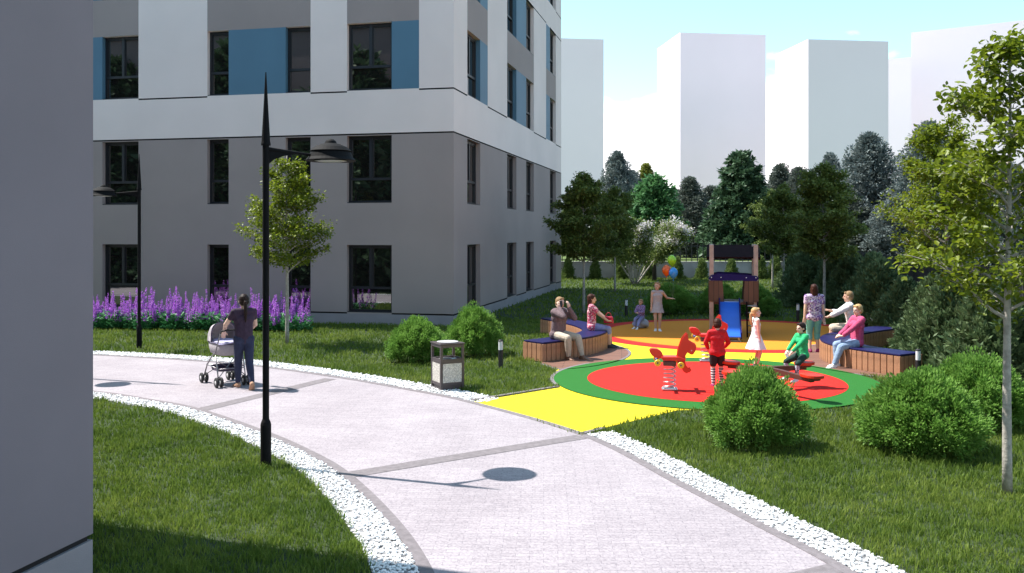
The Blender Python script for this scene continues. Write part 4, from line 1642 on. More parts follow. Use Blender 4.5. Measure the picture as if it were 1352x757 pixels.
def pillowy(seed, H, R, lm, n_cl=150, per=75, leaf=0.17, prof=None, z0=0.06, flat=0.75):
    """trunk with limbs and a crown of cushion-like clumps"""
    rng = np.random.default_rng(seed)
    mb = MB().tube([(0, 0, 0), (0, 0, H * 0.5), (0, 0, H * 0.95)], [0.024 * H, 0.015 * H, 0.004 * H], 8)
    prof = prof or (lambda t: min(1, (t + 0.25) / 0.4) ** 0.5 * (1 - t ** 2.4) ** 0.8)
    C, D = [], []
    for i in range(n_cl):
        t = (i + rng.random()) / n_cl
        z = H * (z0 + (0.97 - z0) * t)
        a = i * 2.399
        rr = R * prof(t) * rng.uniform(0.35, 1.20) * (1 + 0.16 * math.sin(3 * a + 9 * t + seed) + 0.12 * math.sin(5 * a - 17 * t))
        c = np.array([rr * math.cos(a), rr * math.sin(a), z])
        mb.tube([(0, 0, z - 0.25 * rr), tuple(c * np.array([0.55, 0.55, 1]) + np.array([0, 0, -0.06])), tuple(c)], [0.014, 0.010, 0.004], 4, caps=False)
        s = R * rng.uniform(0.12, 0.30)
        u = rand_unit(per, rng)
        q = c + u * s * rng.uniform(0.5, 1.0, (per, 1)) ** 0.4 * np.array([1, 1, flat])
        C.append(q)
        D.append(u * 0.9 + rng.normal(0, 0.5, u.shape) + np.array([math.cos(a), math.sin(a), 0.2]) * 0.5)
    C, D = np.concatenate(C), np.concatenate(D)
    Nn = unit(np.array([0, 0, 1.0]) + rng.normal(0, 0.6, C.shape))
    ln = leaf * rng.uniform(0.6, 1.3, len(C))
    V, F = kite_cloud(C, D, Nn, ln, ln * 0.5)
    return mb.mesh('trunk', [M_BARKD], True), np_mesh('crown', V, [F], lm)


P_BLUE = pillowy(31, 9.5, 2.75, L_BLUE, 300, 120, 0.24, z0=0.03)
P_GREY = pillowy(32, 8.5, 2.0, L_GREY, 230, 110, 0.22, z0=0.03)
P_SPR = conifer(33, 9.0, 3.3, L_SPRUCE, 44, 0.46, 0.25, clump=1.5, power=0.62)
P_BRI = conifer(34, 6.2, 2.0, L_BRIGHT, 28, 0.34, 0.16, z0=0.34, clump=1.6, power=0.6, mid=0.25)
P_YEL = pillowy(35, 8.5, 1.4, L_YELLOW, 150, 90, 0.24)
base_z = 0.98


def far_tree(proto, H0, px, top, dist, label, name='spruce', rz=0.0, wide=1.0, z=base_z):
    p = GY(px, dist)
    h = CAM_H + (HOR - top) * dist / FPX - z
    s = h / H0
    plant_tree(name, proto[0], proto[1], (p.x, p.y, z), rz, (s * wide, s * wide, s), label, 'tree', 'trees beyond the boundary')


far_tree(P_BLUE, 9.5, 815, 203, 68, 'dark blue-grey spruce beyond the railing, nearest to the apartment building', wide=0.80)
far_tree(P_YEL, 8.5, 853, 215, 80, 'yellow-green tree top peeping out above the bright green spruce', 'leafy_tree')
far_tree(P_BRI, 6.2, 864, 232, 52.5, 'bright green layered tree with dark trunk inside the railing above the balloons', 'layered_tree', z=0.0)
far_tree(P_GREY, 8.5, 911, 234, 66, 'slim grey-green spruce between the bright green tree and the big spruce', rz=1.0, wide=1.1)
far_tree(P_SPR, 9.0, 978, 200, 62, 'broad deep green spruce rising behind the play tower')
far_tree(P_GREY, 8.5, 1030, 217, 72, 'grey spruce next to the broad deep green one, partly behind it', rz=2.0, wide=1.0)
far_tree(P_GREY, 8.5, 1054, 221, 70, 'pale grey spruce with blunt top beneath the low white annexe', rz=3.0, wide=0.95)
far_tree(P_BLUE, 9.5, 1096, 205, 66, 'blue-grey spruce left of the tallest one', rz=4.0, wide=0.72)
far_tree(P_BLUE, 9.5, 1147, 179, 60, 'tallest blue spruce with silvery boughs beyond the slatted fence', rz=5.0, wide=0.98)
far_tree(P_BLUE, 9.5, 1226, 165, 56, 'blue spruce largely hidden by the yellow-green young tree', rz=0.6, wide=0.95)
far_tree(P_BLUE, 9.5, 1185, 262, 55, 'low silvery spruce squeezed between two tall blue ones above the fence', rz=1.9, wide=1.5)
far_tree(P_BLUE, 9.5, 1330, 218, 52, 'blue spruce behind the trunk of the tall young tree', rz=2.6, wide=1.15)
far_tree(P_GREY, 8.5, 1282, 232, 60, 'grey spruce seen through the leaves between two young trees', rz=0.2, wide=1.3)
far_tree(P_GREY, 8.5, 772, 245, 74, 'grey spruce behind the dark young tree at the building corner', rz=2.9, wide=1.3)
far_tree(P_SPR, 9.0, 885, 262, 76, 'green spruce far back beyond the railing, above the balloons', rz=1.2, wide=1.2)
far_tree(P_SPR, 9.0, 948, 258, 80, 'green spruce far back beyond the railing, left of the play tower', rz=2.2, wide=1.2)


far_tree(P_GREY, 8.5, 798, 262, 62, 'grey spruce low between two dark young trees, beyond the railing', rz=0.9, wide=1.5)
far_tree(P_SPR, 9.0, 1008, 250, 66, 'green spruce beyond the railing just right of the play tower roof', rz=3.2, wide=1.3)
far_tree(P_BLUE, 9.5, 1072, 252, 60, 'low blue-grey spruce beyond the railing behind the slim shaded trunks', rz=0.4, wide=1.5)
far_tree(P_GREY, 8.5, 1122, 258, 58, 'low grey spruce beyond the fence corner, left of the tallest one', rz=4.4, wide=1.6)
far_tree(P_SPR, 9.0, 842, 285, 70, 'green spruce low beyond the railing, behind the white blossom', rz=5.1, wide=1.5)
far_tree(P_GREY, 8.5, 938, 246, 72, 'grey spruce beyond the railing, left of the broad deep green one', rz=1.6, wide=1.3)
far_tree(P_GREY, 8.5, 890, 250, 78, 'grey spruce far back beyond the railing, peeping right of the bright green tree', rz=3.7, wide=1.4)
far_tree(P_BLUE, 9.5, 835, 228, 74, 'blue-grey spruce beyond the railing, left behind the bright green tree', rz=2.1, wide=0.9)
far_tree(P_GREY, 8.5, 1075, 224, 74, 'grey spruce far back, between the slim shaded trunks', rz=5.6, wide=1.3)
for k, (x, y, h, lab) in enumerate(((-15.5, 12.6, 12.0, 'tall unseen spruce added for the upper panes to mirror, behind the near grey building'), (-22.5, 13.2, 12.8, 'tall unseen spruce added behind the near grey building for the pane reflections, middle of three'), (-30.0, 14.2, 12.5, 'tall unseen spruce added behind the near grey building for the pane reflections, last of three'))):  # unseen spruces added to block the pale wall in upper pane reflections
    plant_tree('spruce', P_SPR[0], P_SPR[1], (x, y, 0), k * 1.9, (h / 9.0 * 1.05, h / 9.0 * 1.05, h / 9.0), lab, 'tree', 'unseen trees added behind the near building')

# ---- shrubs
def boxwood(seed, R, H, n_cl, per, leaf, lm):
    """dome of rosette-like leaf clumps on a few stems"""
    rng = np.random.default_rng(seed)
    mb = MB()
    for k in range(9):
        a = k * 0.7
        mb.tube([(0.04 * math.cos(a), 0.04 * math.sin(a), 0), (0.25 * R * math.cos(a), 0.25 * R * math.sin(a), 0.4 * H), (0.6 * R * math.cos(a), 0.6 * R * math.sin(a), 0.75 * H)], [0.018, 0.012, 0.005], 6, caps=False)
    C, D = [], []
    for i in range(n_cl):
        u = (i + 0.5) / n_cl
        zc = -0.62 + 1.62 * u
        a = i * 2.399 + rng.uniform(-0.3, 0.3)
        rxy = math.sqrt(max(0, 1 - zc * zc)) if zc < 0 else (1 - zc) ** 0.60
        bump = 1 + 0.07 * math.sin(3 * a + seed) * rxy + rng.uniform(-0.20, 0.13)
        nrm = np.array([rxy * math.cos(a), rxy * math.sin(a), max(zc, -0.3)])
        c = np.array([R * rxy * math.cos(a) * bump, R * rxy * math.sin(a) * bump, H * (0.42 + 0.50 * zc * bump)])
        c[2] = max(c[2], 0.06)
        s = R * rng.uniform(0.10, 0.23)
        uu = rand_unit(per, rng)
        q = c + uu * s * rng.uniform(0, 1, (per, 1)) ** 0.45
        q[:, 2] = np.maximum(q[:, 2], 0.01)
        C.append(q)
        D.append(uu * 0.6 + unit(nrm[None])[0] * 0.8 + rng.normal(0, 0.35, uu.shape) + np.array([0, 0, 0.55]))
    nf = n_cl * per // 5
    u = rand_unit(nf, rng) * rng.uniform(0.3, 0.85, (nf, 1))
    C.append(np.stack([u[:, 0] * R, u[:, 1] * R, np.maximum(0.02, H * (0.45 + 0.5 * u[:, 2]))], 1))
    D.append(rand_unit(nf, rng))
    C, D = np.concatenate(C), np.concatenate(D)
    Nn = unit(rng.normal(0, 0.6, C.shape) + np.array([0, 0, 1.0]))
    ln = leaf * rng.uniform(0.65, 1.3, len(C))
    V, F = leaf_cloud(C, D, Nn, ln, ln * 0.5, 0.25)
    return mb.mesh('stem', [M_BARKD], True), np_mesh('foliage', V, [F], lm)


def shrub(name, proto, loc, rz, scale, label, group):
    o = empty(name, loc, rz)
    o.scale = scale if isinstance(scale, tuple) else (scale,) * 3
    tag(o, label, 'shrub', group)
    link_mesh('stem', proto[0], o)
    link_mesh('foliage', proto[1], o)
    return o


BXA = boxwood(41, 0.66, 1.0, 230, 120, 0.046, L_BOX)
BXB = boxwood(42, 0.68, 1.0, 230, 120, 0.046, L_BOX)
GB = 'round green bushes on the lawn'
p = G(549, 481)
shrub('round_bush', BXA, (p.x, p.y + 0.35, 0), 0.0, (0.86, 0.86, 0.93), 'round green bush behind the litter bin, lower of its pair', GB)
p = G(625, 473)
shrub('round_bush', BXB, (p.x, p.y + 0.4, 0), 1.4, (0.82, 0.82, 1.10), 'round green bush between the litter bin and the first bench, taller of its pair', GB)
p = G(1007, 597)
shrub('round_bush', BXB, (p.x, p.y + 0.45, 0), 2.6, (0.86, 0.86, 1.0), 'round green bush on its own in front of the seesaw', GB)
p = G(1238, 606)
shrub('round_bush', BXA, (p.x, p.y + 0.45, 0), 3.6, (1.02, 1.02, 1.0), 'round green bush beside the tall young tree, nearer of the pair', GB)
p = G(1306, 570)
shrub('round_bush', BXB, (p.x, p.y + 0.4, 0), 4.9, (0.98, 0.98, 1.0), 'round green bush behind its neighbour, next to the tall young tree trunk', GB)
p = G(889, 417)
shrub('round_bush', BXA, (p.x, p.y + 0.5, 0), 0.8, (1.15, 1.15, 1.02), 'round bush in shade behind the girl in the grey dress', GB)
p = G(958, 417)
shrub('round_bush', BXB, (p.x, p.y + 0.8, 0), 2.0, (1.0, 1.0, 1.0), 'round bush in shade seen under the play tower floor', GB)
p = G(1000, 418)
shrub('round_bush', BXA, (p.x, p.y + 0.4, 0), 5.0, (1.05, 1.05, 1.0), 'round bush in shade just right of the play tower', GB)


def juniper(seed, R, H, n, per, lm, lean_out=0.45, spray=0.16):
    """bushy evergreen of upright feathery sprays"""
    rng = np.random.default_rng(seed)
    mb = MB().tube([(0, 0, 0), (0, 0, H * 0.85)], [0.04, 0.008], 6)
    C, D = [], []
    for i in range(n):
        t = ((i + rng.random()) / n) ** 1.15
        a = i * 2.399
        z = H * (0.03 + 0.93 * t)
        rr = R * ((1 - t) ** 0.62 * 0.96 + 0.04) * rng.uniform(0.50, 1.06)
        base = np.array([rr * 0.55 * math.cos(a), rr * 0.55 * math.sin(a), max(z - 0.22 * H, 0.02)])
        tip = np.array([rr * math.cos(a), rr * math.sin(a), z])
        ax = unit((tip - base)[None])[0]
        w = rng.uniform(0.10, 0.17) * (0.6 + 0.5 * R)
        u = rng.random(per)
        q = base + (tip - base) * u[:, None] + rng.normal(0, 1, (per, 3)) * (w * (1.05 - u * 0.9))[:, None] * 0.45
        out = unit(q - (base + (tip - base) * u[:, None]) + 1e-4)
        C.append(q)
        D.append(ax * 0.8 + out * 0.75 + np.array([0, 0, 0.25]) + rng.normal(0, 0.2, q.shape))
        if i % 4 == 0:
            mb.tube([(0, 0, max(z - 0.3 * H, 0.02)), tuple(base), tuple(tip)], [0.012, 0.008, 0.003], 4, caps=False)
    C, D = np.concatenate(C), np.concatenate(D)
    C[:, 2] = np.maximum(C[:, 2], 0.0)
    Nn = rand_unit(len(C), rng) + np.array([0, 0, 0.6])
    ln = spray * rng.uniform(0.6, 1.3, len(C))
    V, F = kite_cloud(C, D, Nn, ln, ln * 0.36)
    return mb.mesh('stem', [M_BARKD], True), np_mesh('foliage', V, [F], lm)


JA = juniper(51, 1.15, 2.0, 300, 90, L_THUJA, spray=0.13)
JB = juniper(52, 1.20, 2.1, 300, 90, L_THUJA, spray=0.13)
JS = juniper(53, 0.50, 1.30, 110, 48, L_THUJAB, spray=0.11)
fdir = (Vector((17.2, 55.4)) - Vector((8.9, 13.0))).normalized()
fnor = Vector((-fdir.y, fdir.x))
labs = ['broad evergreen shrub at the near end of the slatted fence', 'broad evergreen shrub by the fence, behind the trunk of the tall young tree', 'lit evergreen shrub by the fence, next to the pale trunk behind the bushes',
        'lit evergreen shrub by the fence, right behind the second bench end', 'evergreen shrub by the fence, half in shade behind the second bench', 'dark evergreen shrub by the fence above the pink-sweatered woman',
        'dark evergreen shrub by the fence above the white-shirted man', 'dark evergreen shrub by the fence above the violet blouse woman', 'evergreen shrub by the fence, behind the slim shaded tree trunks',
        'evergreen shrub by the far end of the slatted fence', 'last evergreen shrub by the corner of fence and grey wall']
for k, (s, sc) in enumerate(((3.4, 0.95), (5.6, 0.92), (7.9, 0.88), (10.2, 0.88), (12.6, 0.95), (15.0, 1.04), (17.6, 1.05), (20.4, 1.08), (24.0, 1.0), (28.5, 0.95), (33.5, 0.95))):
    q = Vector((8.9, 13.0)) + fdir * s + fnor * (0.85 + 0.15 * math.sin(k * 2.1))
    shrub('evergreen_shrub', JA if k % 2 else JB, (q.x, q.y, 0), k * 1.3, (sc, sc, sc * (1 + 0.06 * math.sin(k * 1.7))), labs[k], 'evergreen shrubs along the slatted fence')
# big dark shrubs that fill the shaded corner
for k, (px, dist, sc, lab) in enumerate(((1066, 34.0, 1.12, 'large dark evergreen shrub in the shaded corner, left of the slim trunk'), (1112, 31.5, 1.10, 'large dark evergreen shrub in the shaded corner, behind the white-shirted man'))):
    q = GY(px, dist)
    shrub('evergreen_shrub', JB if k else JA, (q.x, q.y, 0), k + 0.5, sc, lab, 'evergreen shrubs along the slatted fence')
tl = ['small pointed thuja by the grey wall at the building edge', 'small pointed thuja by the grey wall between two young trunks', 'small pointed thuja by the grey wall, left of the blossom tree',
      'small pointed thuja by the grey wall, right of the blossom tree', 'small pointed thuja by the grey wall behind the balloons', 'small pointed thuja by the grey wall left of the play tower',
      'small pointed thuja by the grey wall seen through the play tower', 'small pointed thuja by the grey wall right of the play tower', 'small pointed thuja by the grey wall behind the slim shaded trunks',
      'small pointed thuja by the grey wall, next to the fence corner']
for k, px in enumerate((750, 786, 820, 855, 894, 927, 966, 1004, 1024, 1046)):
    q = GY(px, 54.4)
    s = (1.0, 0.95, 1.02, 1.0, 1.05, 0.98, 1.0, 1.1, 1.15, 1.2)[k]
    shrub('small_thuja', JS, (q.x, q.y, 0), k * 1.1, s, tl[k], 'small thujas along the grey wall')

# ---- flower bed along the facade
rng = np.random.default_rng(61)


def salvia(seed):
    rng = np.random.default_rng(seed)
    n = 130
    a = rng.uniform(0, 2 * PI, n)
    r = 0.20 * np.sqrt(rng.random(n))
    C = np.stack([r * np.cos(a), r * np.sin(a), rng.uniform(0.02, 0.42, n)], 1)
    D = np.stack([np.cos(a), np.sin(a), rng.uniform(0.0, 0.9, n)], 1)
    V, F = leaf_cloud(C, D, np.array([0, 0, 1.0]) + rng.normal(0, 0.3, (n, 3)), rng.uniform(0.10, 0.17, n), 0.055)
    return np_mesh('foliage', V, [F], L_FLOWLEAF)


def spike(seed, h):
    rng = np.random.default_rng(seed)
    n = 120
    t = rng.random(n) ** 0.9
    a = rng.uniform(0, 2 * PI, n)
    r = 0.038 * (1 - t) ** 0.8 + 0.004
    z = 0.28 + (h - 0.28) * t
    C = np.stack([r * np.cos(a) * 0.5, r * np.sin(a) * 0.5, z], 1)
    D = np.stack([np.cos(a), np.sin(a), np.full(n, 0.5)], 1)
    V, F = kite_cloud(C, D, rand_unit(n, rng) + np.array([0, 0, 1.0]), 0.018 + r * 0.9, 0.024 + r * 0.4)
    mb = MB().tube([(0, 0, 0.05), (0.005, 0, h * 0.98)], [0.005, 0.002], 5, 0, False)
    nv = len(mb.v)
    V2 = np.concatenate([np.array(mb.v), V])
    return np_mesh('flower_spike', V2, [np.array(mb.f), F + nv], [L_FLOWLEAF, L_PURPLE], mis=[0] * len(mb.f) + [1] * len(F))


FOL = [salvia(s) for s in (1, 2, 3)]
SPK = [spike(s, h) for s, h in ((4, 0.68), (5, 0.82), (6, 0.95), (7, 1.06))]
nf = 0
GF = 'purple flowering plants along the facade'
for row in range(5):
    for k in range(21):
        x = -5.85 - (k + 0.5 * (row % 2) + rng.uniform(-0.25, 0.25)) * 0.33 - 0.12 * row
        q = Vector((x, 25.35 + row * 0.34 + 0.10 * (-5.8 - x) + rng.uniform(-0.10, 0.10), 0))
        o = empty('flowering_plant', (q.x, q.y, 0), rng.uniform(0, 6.28))
        s = rng.uniform(0.85, 1.12)
        o.scale = (s, s, s * rng.uniform(0.72, 1.12))
        tag(o, 'purple flowering plant with tall spikes and green leaves in the bed along the facade', 'flower', GF)
        link_mesh('foliage', FOL[nf % 3], o)
        for j in range(3):
            a = j * 2.09 + rng.uniform(-0.4, 0.4)
            rr = rng.uniform(0.04, 0.17)
            sp = link_mesh('flower_spike', SPK[int(rng.integers(0, 4))], o, (rr * math.cos(a), rr * math.sin(a), 0))
            sp.rotation_euler = (-0.25 * math.sin(a) * rr / 0.17, 0.25 * math.cos(a) * rr / 0.17, a)
        nf += 1

# ---- white pebbles in the gravel strips
def stone_protos(rng, n=5):
    out = []
    bm = bmesh.new()
    bmesh.ops.create_icosphere(bm, subdivisions=2, radius=1.0)
    V0 = np.array([v.co[:] for v in bm.verts])
    F0 = np.array([[v.index for v in f.verts] for f in bm.faces])
    bm.free()
    bm = bmesh.new()
    bmesh.ops.create_icosphere(bm, subdivisions=1, radius=1.0)
    V1 = np.array([v.co[:] for v in bm.verts])
    F1 = np.array([[v.index for v in f.verts] for f in bm.faces])
    bm.free()
    for V, F in ((V0, F0), (V1, F1)):
        row = []
        for k in range(n):
            c = rng.normal(0, 1, (4, 3))
            bumpy = 1 + 0.13 * np.tanh(V @ c.T).sum(1)[:, None] * 0.5 + rng.normal(0, 0.035, (len(V), 1))
            row.append((V * bumpy, F))
        out.append(row)
    return out


rng = np.random.default_rng(71)
PROT = stone_protos(rng)


def pebbles(lines, size):
    """stones laid over the band between two lines"""
    Vs, Fs, nv = [], [], 0
    for la, lb in lines:
        la, lb = [Vector(p) for p in la], [Vector(p) for p in lb]
        for i in range(len(la) - 1):
            quad_area = ((la[i + 1] - la[i]).length + (lb[i + 1] - lb[i]).length) / 2 * (la[i] - lb[i]).length
            dist = la[i].length
            if la[i].y < 5.2 or abs(la[i].x) > 0.62 * la[i].y + 2.0:
                continue
            sz = size * (1.0 if dist < 13 else 1.4)
            n = int(quad_area / (sz * sz) * 0.92)
            lod = 0 if dist < 9.6 else 1
            for _ in range(n):
                u, v = rng.random(), rng.random()
                p = (la[i] * (1 - u) + la[i + 1] * u) * (1 - v) + (lb[i] * (1 - u) + lb[i + 1] * u) * v
                V, F = PROT[lod][int(rng.integers(0, 5))]
                s = sz * 0.5 * rng.uniform(0.75, 1.25)
                a = rng.uniform(0, 6.28)
                ca, sa = math.cos(a), math.sin(a)
                W = V * np.array([s * 1.15, s * 0.9, s * 0.62])
                W = np.stack([W[:, 0] * ca - W[:, 1] * sa + p.x, W[:, 0] * sa + W[:, 1] * ca + p.y, W[:, 2] + 0.006 + rng.uniform(0, 0.018)], 1)
                Vs.append(W)
                Fs.append(F + nv)
                nv += len(W)
    me = np_mesh('white_gravel', np.concatenate(Vs), [np.concatenate(Fs)], M_STONE, smooth=False)
    o = link_mesh('white_gravel', me)
    tag(o, 'white pebbles filling the strips on both sides of the path', 'gravel', None, 'stuff')


pebbles([(near_k, near_g), (far_k[:iA + 1], far_g1), (far_k[iB:], far_g2)], 0.027)

# ---- grass
rng = np.random.default_rng(81)
lawn_holes = [list(near_g) + list(far_g1) + [Vector((-0.62, 14.9)), Vector((0.95, 12.3))] + list(far_g2),
              yellow_poly, circle(C_NEAR, R_NEAR + 0.05, 48), circle(C_FAR, R_FAR + 0.0, 48), deck1, deck2,
              [(p + q)[:2] for p, q in ((ORG, -DV * 0.02 - DU * 0.02), (ORG, DU * FRONT_L - DV * 0.02), (ORG, DU * FRONT_L + DV * SIDE_L), (ORG, DV * SIDE_L - DU * 0.02))],
              [(Vector((-3.30, 7.16)) + Vector((DV.x, DV.y)) * a + Vector((DU.x, DU.y)) * b) for a, b in outline]]
# near lawn polygon order: near_g runs left to right, far_g right to left is needed for a closed band
lawn_holes[0] = list(near_g) + (list(far_g1) + [Vector((-0.62, 14.9)), Vector((0.95, 12.3))] + list(far_g2))[::-1]


def grass_zone(y0, y1, dens, hgt, wid):
    xa = lambda y: 0.60 * y + 1.6
    A = (y1 - y0) * (xa(y0) + xa(y1))
    n = int(A * dens)
    y = rng.uniform(y0, y1, n)
    x = rng.uniform(-1, 1, n) * xa(y1)
    n_keep = np.abs(x) < xa(y)
    P = np.stack([x, y], 1)[n_keep]
    ok = np.ones(len(P), bool)
    jit = P + rng.normal(0, 0.025, P.shape)
    for h in lawn_holes:
        ok &= ~inside(jit, h)
    P = P[ok]
    tuft = np.sin(P[:, 0] * 13.1 + 2.0 * np.sin(P[:, 1] * 9.3)) * np.cos(P[:, 1] * 15.3 + 1.6 * np.sin(P[:, 0] * 7.0))
    P = P[rng.random(len(P)) < 0.62 + 0.38 * tuft]
    n = len(P)
    # patches: height and lean vary slowly over the lawn
    ph = np.sin(P[:, 0] * 2.3 + 1.7 * np.sin(P[:, 1] * 1.1)) * np.cos(P[:, 1] * 2.9 + 0.6 * P[:, 0])
    ph2 = np.sin(P[:, 0] * 7.1 + 2.0 * np.sin(P[:, 1] * 5.3)) * np.cos(P[:, 1] * 8.3 + 1.6 * P[:, 0])
    h = hgt * (1 + 0.22 * ph + 0.30 * ph2) * rng.uniform(0.55, 1.3, n)
    a = rng.uniform(0, 2 * PI, n)
    lean_ = rng.uniform(0.15, 0.75, n) * h
    la = rng.uniform(0, 2 * PI, n)
    w = wid * rng.uniform(0.7, 1.3, n)
    z = np.zeros(n)
    B = np.stack([P[:, 0], P[:, 1], z], 1)
    S = np.stack([np.cos(a), np.sin(a), z], 1) * w[:, None] * 0.5
    M1 = B + np.stack([np.cos(la) * lean_ * 0.35, np.sin(la) * lean_ * 0.35, h * 0.6], 1)
    T = B + np.stack([np.cos(la) * lean_, np.sin(la) * lean_, h], 1)
    V = np.stack([B - S, B + S, M1 + S * 0.75, M1 - S * 0.75, T], 1).reshape(-1, 3)
    b = (np.arange(n) * 5)[:, None]
    return V, b + np.array([[0, 1, 2, 3]]), b + np.array([[3, 2, 4]])


Vs, Q, T3, nv = [], [], [], 0
for y0, y1, dens, hgt, wid in ((6.4, 9.5, 4600, 0.064, 0.0090), (9.5, 13.0, 3300, 0.064, 0.0105), (13.0, 19.0, 1700, 0.066, 0.0145), (19.0, 29.0, 640, 0.075, 0.022), (29.0, 55.3, 120, 0.09, 0.040)):
    V, q, t = grass_zone(y0, y1, dens, hgt, wid)
    Vs.append(V)
    Q.append(q + nv)
    T3.append(t + nv)
    nv += len(V)
me = np_mesh('grass', np.concatenate(Vs), [np.concatenate(Q), np.concatenate(T3)], L_GRASS)
o = link_mesh('grass', me)
tag(o, 'short mown grass of the lawns around the path and playground', 'grass', None, 'stuff')
print('grass blades', nv // 5, 'flowers', nf)
# ------------------------------------------------------------------ benches
M_SLATW = mat('bench_slat_wood', (0.40, 0.195, 0.105), 0.65, 0.22, 5.0, 0.2, 40)
M_SLATD = mat('bench_core_black', (0.012, 0.010, 0.012), 0.8)
M_NAVY = mat('navy_bench_top', (0.009, 0.007, 0.066), 0.5, 0.12, 20, spec=0.25)


def bench(line_pts, width, label):
    c = smooth_line(line_pts, 10)
    o = empty('bench', (c[0].x, c[0].y, 0))
    tag(o, label, 'bench', 'curved benches by the playground')
    org = Vector((c[0].x, c[0].y))
    L_, R_ = offset_line(c, width / 2), offset_line(c, -width / 2)
    out = [p - org for p in L_] + [p - org for p in R_[::-1]]
    core = [p - org for p in offset_line(c, width / 2 - 0.035)] + [p - org for p in offset_line(c, -width / 2 + 0.035)[::-1]]
    mb = MB()
    mb.prism(core, 0.02, 0.395, 0)
    mb.build('core', M_SLATD, o)
    mb = MB()
    mb.prism([p for p in out], 0.398, 0.432, 0)
    mb.build('seat', M_NAVY, o, bevel=0.008)
    # upright slats all round
    k = 0
    sm = MB()
    sm.box((0, 0, 0.205), (0.120, 0.024, 0.37))
    sme = sm.mesh('slat', [M_SLATW])
    loop = out + [out[0]]
    acc, step, nslat = 0.0, 0.142, 0
    for i in range(len(loop) - 1):
        a, b = loop[i], loop[i + 1]
        d = b - a
        ln = d.length
        if ln < 1e-6:
            continue
        t = step / 2 - acc if i == 0 else (step - acc)
        while t <= ln:
            p = a + d * (t / ln)
            nrm = Vector((-d.y, d.x)).normalized()
            q = p + nrm * 0.016 if False else p
            if nslat < 100:
                s = link_mesh('slat', sme, o)
                s.location = (q.x, q.y, 0)
                s.rotation_euler = (0, 0, math.atan2(d.y, d.x))
                nslat += 1
            t += step
        acc = ln - (t - step)
    return o


bench([(0.46, 19.50), (1.10, 20.10), (1.68, 20.85), (1.98, 21.75), (1.90, 22.8), (1.55, 23.9), (1.05, 25.0)], 0.60,
      'curved slatted bench with navy top, the one the jacketed man sits on')
bench([(7.68, 17.52), (7.22, 18.30), (6.98, 19.15), (7.12, 20.05), (7.62, 20.95), (8.40, 21.75), (9.3, 22.5)], 0.62,
      'curved slatted bench with navy top, the one the pink-sweatered woman sits on')

# ------------------------------------------------------------------ play tower with slide
M_POST = mat('pale_timber_post', (0.42, 0.31, 0.28), 0.7, 0.15, 6, 0.2, 30)
M_BOARD = board_mat('brown_boards', (0.145, 0.070, 0.045), (0.110, 0.052, 0.034), 0.13, PI / 2)
M_TROOF = mat('dark_brown_roof', (0.016, 0.007, 0.009), 0.95, 0.2, 5, spec=0.08)
M_TNAVY = mat('tower_navy_panel', (0.014, 0.008, 0.090), 0.75, spec=0.2)
M_SLIDE = mat('blue_slide_plastic', (0.025, 0.130, 0.62), 0.28, 0.05, 5)
M_STEEL = mat('zinc_steel', (0.55, 0.54, 0.55), 0.35, metal=0.9)
M_SCREW = mat('bolt_cap', (0.6, 0.58, 0.62), 0.4)
tx, ty = GY(968.5, 24.5).x, 24.5
tower_o = empty('play_tower', (tx, ty, 0), -0.215)
tag(tower_o, 'wooden play tower with dark roof and blue slide on the orange field', 'play tower')
TW, TD = 1.16, 1.10
for x in (-TW / 2, TW / 2):
    for y in (0, TD):
        mb = MB().box((0, 0, 1.22), (0.115, 0.115, 2.44))
        mb.build('post', M_POST, tower_o, (x, y, 0), bevel=0.012)
mb = MB()
mb.bar((-TW / 2 - 0.16, 0.12, 2.08), (-TW / 2 - 0.16, TD + 0.1, 2.44), 0.001, 0.001)
mb = MB()
P0, P1 = Vector((0, 0.085, 2.08)), Vector((0, TD + 0.10, 2.40))
mb.bar(P0, P1, TW + 0.26, 0.045)
mb.bar((-TW / 2 - 0.10, 0.10, 2.05), (-TW / 2 - 0.10, TD + 0.1, 2.37), 0.05, 0.06)
mb.bar((TW / 2 + 0.10, 0.10, 2.05), (TW / 2 + 0.10, TD + 0.1, 2.37), 0.05, 0.06)
mb.build('roof', M_TROOF, tower_o, bevel=0.006)
mb = MB().box((0, TD / 2, 0.86), (TW + 0.08, TD + 0.08, 0.06))
mb.build('floor', M_BOARD, tower_o)
# navy crest panels at front and back, brown board cheeks with a gap for the slide
crest = [(-0.66, 1.535), (-0.60, 1.47), (0.60, 1.47), (0.66, 1.535), (0.60, 1.60), (0.40, 1.625), (0, 1.645), (-0.40, 1.66), (-0.60, 1.61)]
RX = Matrix.Rotation(PI / 2, 4, 'X')
for y in (-0.075, TD + 0.075):
    mb = MB()
    mb.prism(crest, -0.012, 0.012, 0, Matrix.Translation((0, y, 0)) @ RX)
    pn = mb.build('crest_panel', M_TNAVY, tower_o)
    mb = MB()
    for x in (-0.58, -0.33, 0.33, 0.58):
        mb.ell((x, y - 0.016, 1.555), (0.016, 0.007, 0.016), 8)
    mb.build('bolt', M_SCREW, pn, smooth=True)
for y in (-0.072, TD + 0.072):
    for s in (-1, 1):
        mb = MB()
        poly = [(s * 0.655, 0.90), (s * 0.25, 0.90), (s * 0.29, 1.465), (s * 0.655, 1.465)]
        mb.prism(poly, -0.011, 0.011, 0, Matrix.Translation((0, y, 0)) @ RX)
        mb.build('board_panel', M_BOARD, tower_o)
for s in (-1, 1):
    mb = MB().box((s * (TW / 2 + 0.072), TD / 2, 1.18), (0.022, TD - 0.12, 0.58))
    mb.build('board_panel', M_BOARD, tower_o)
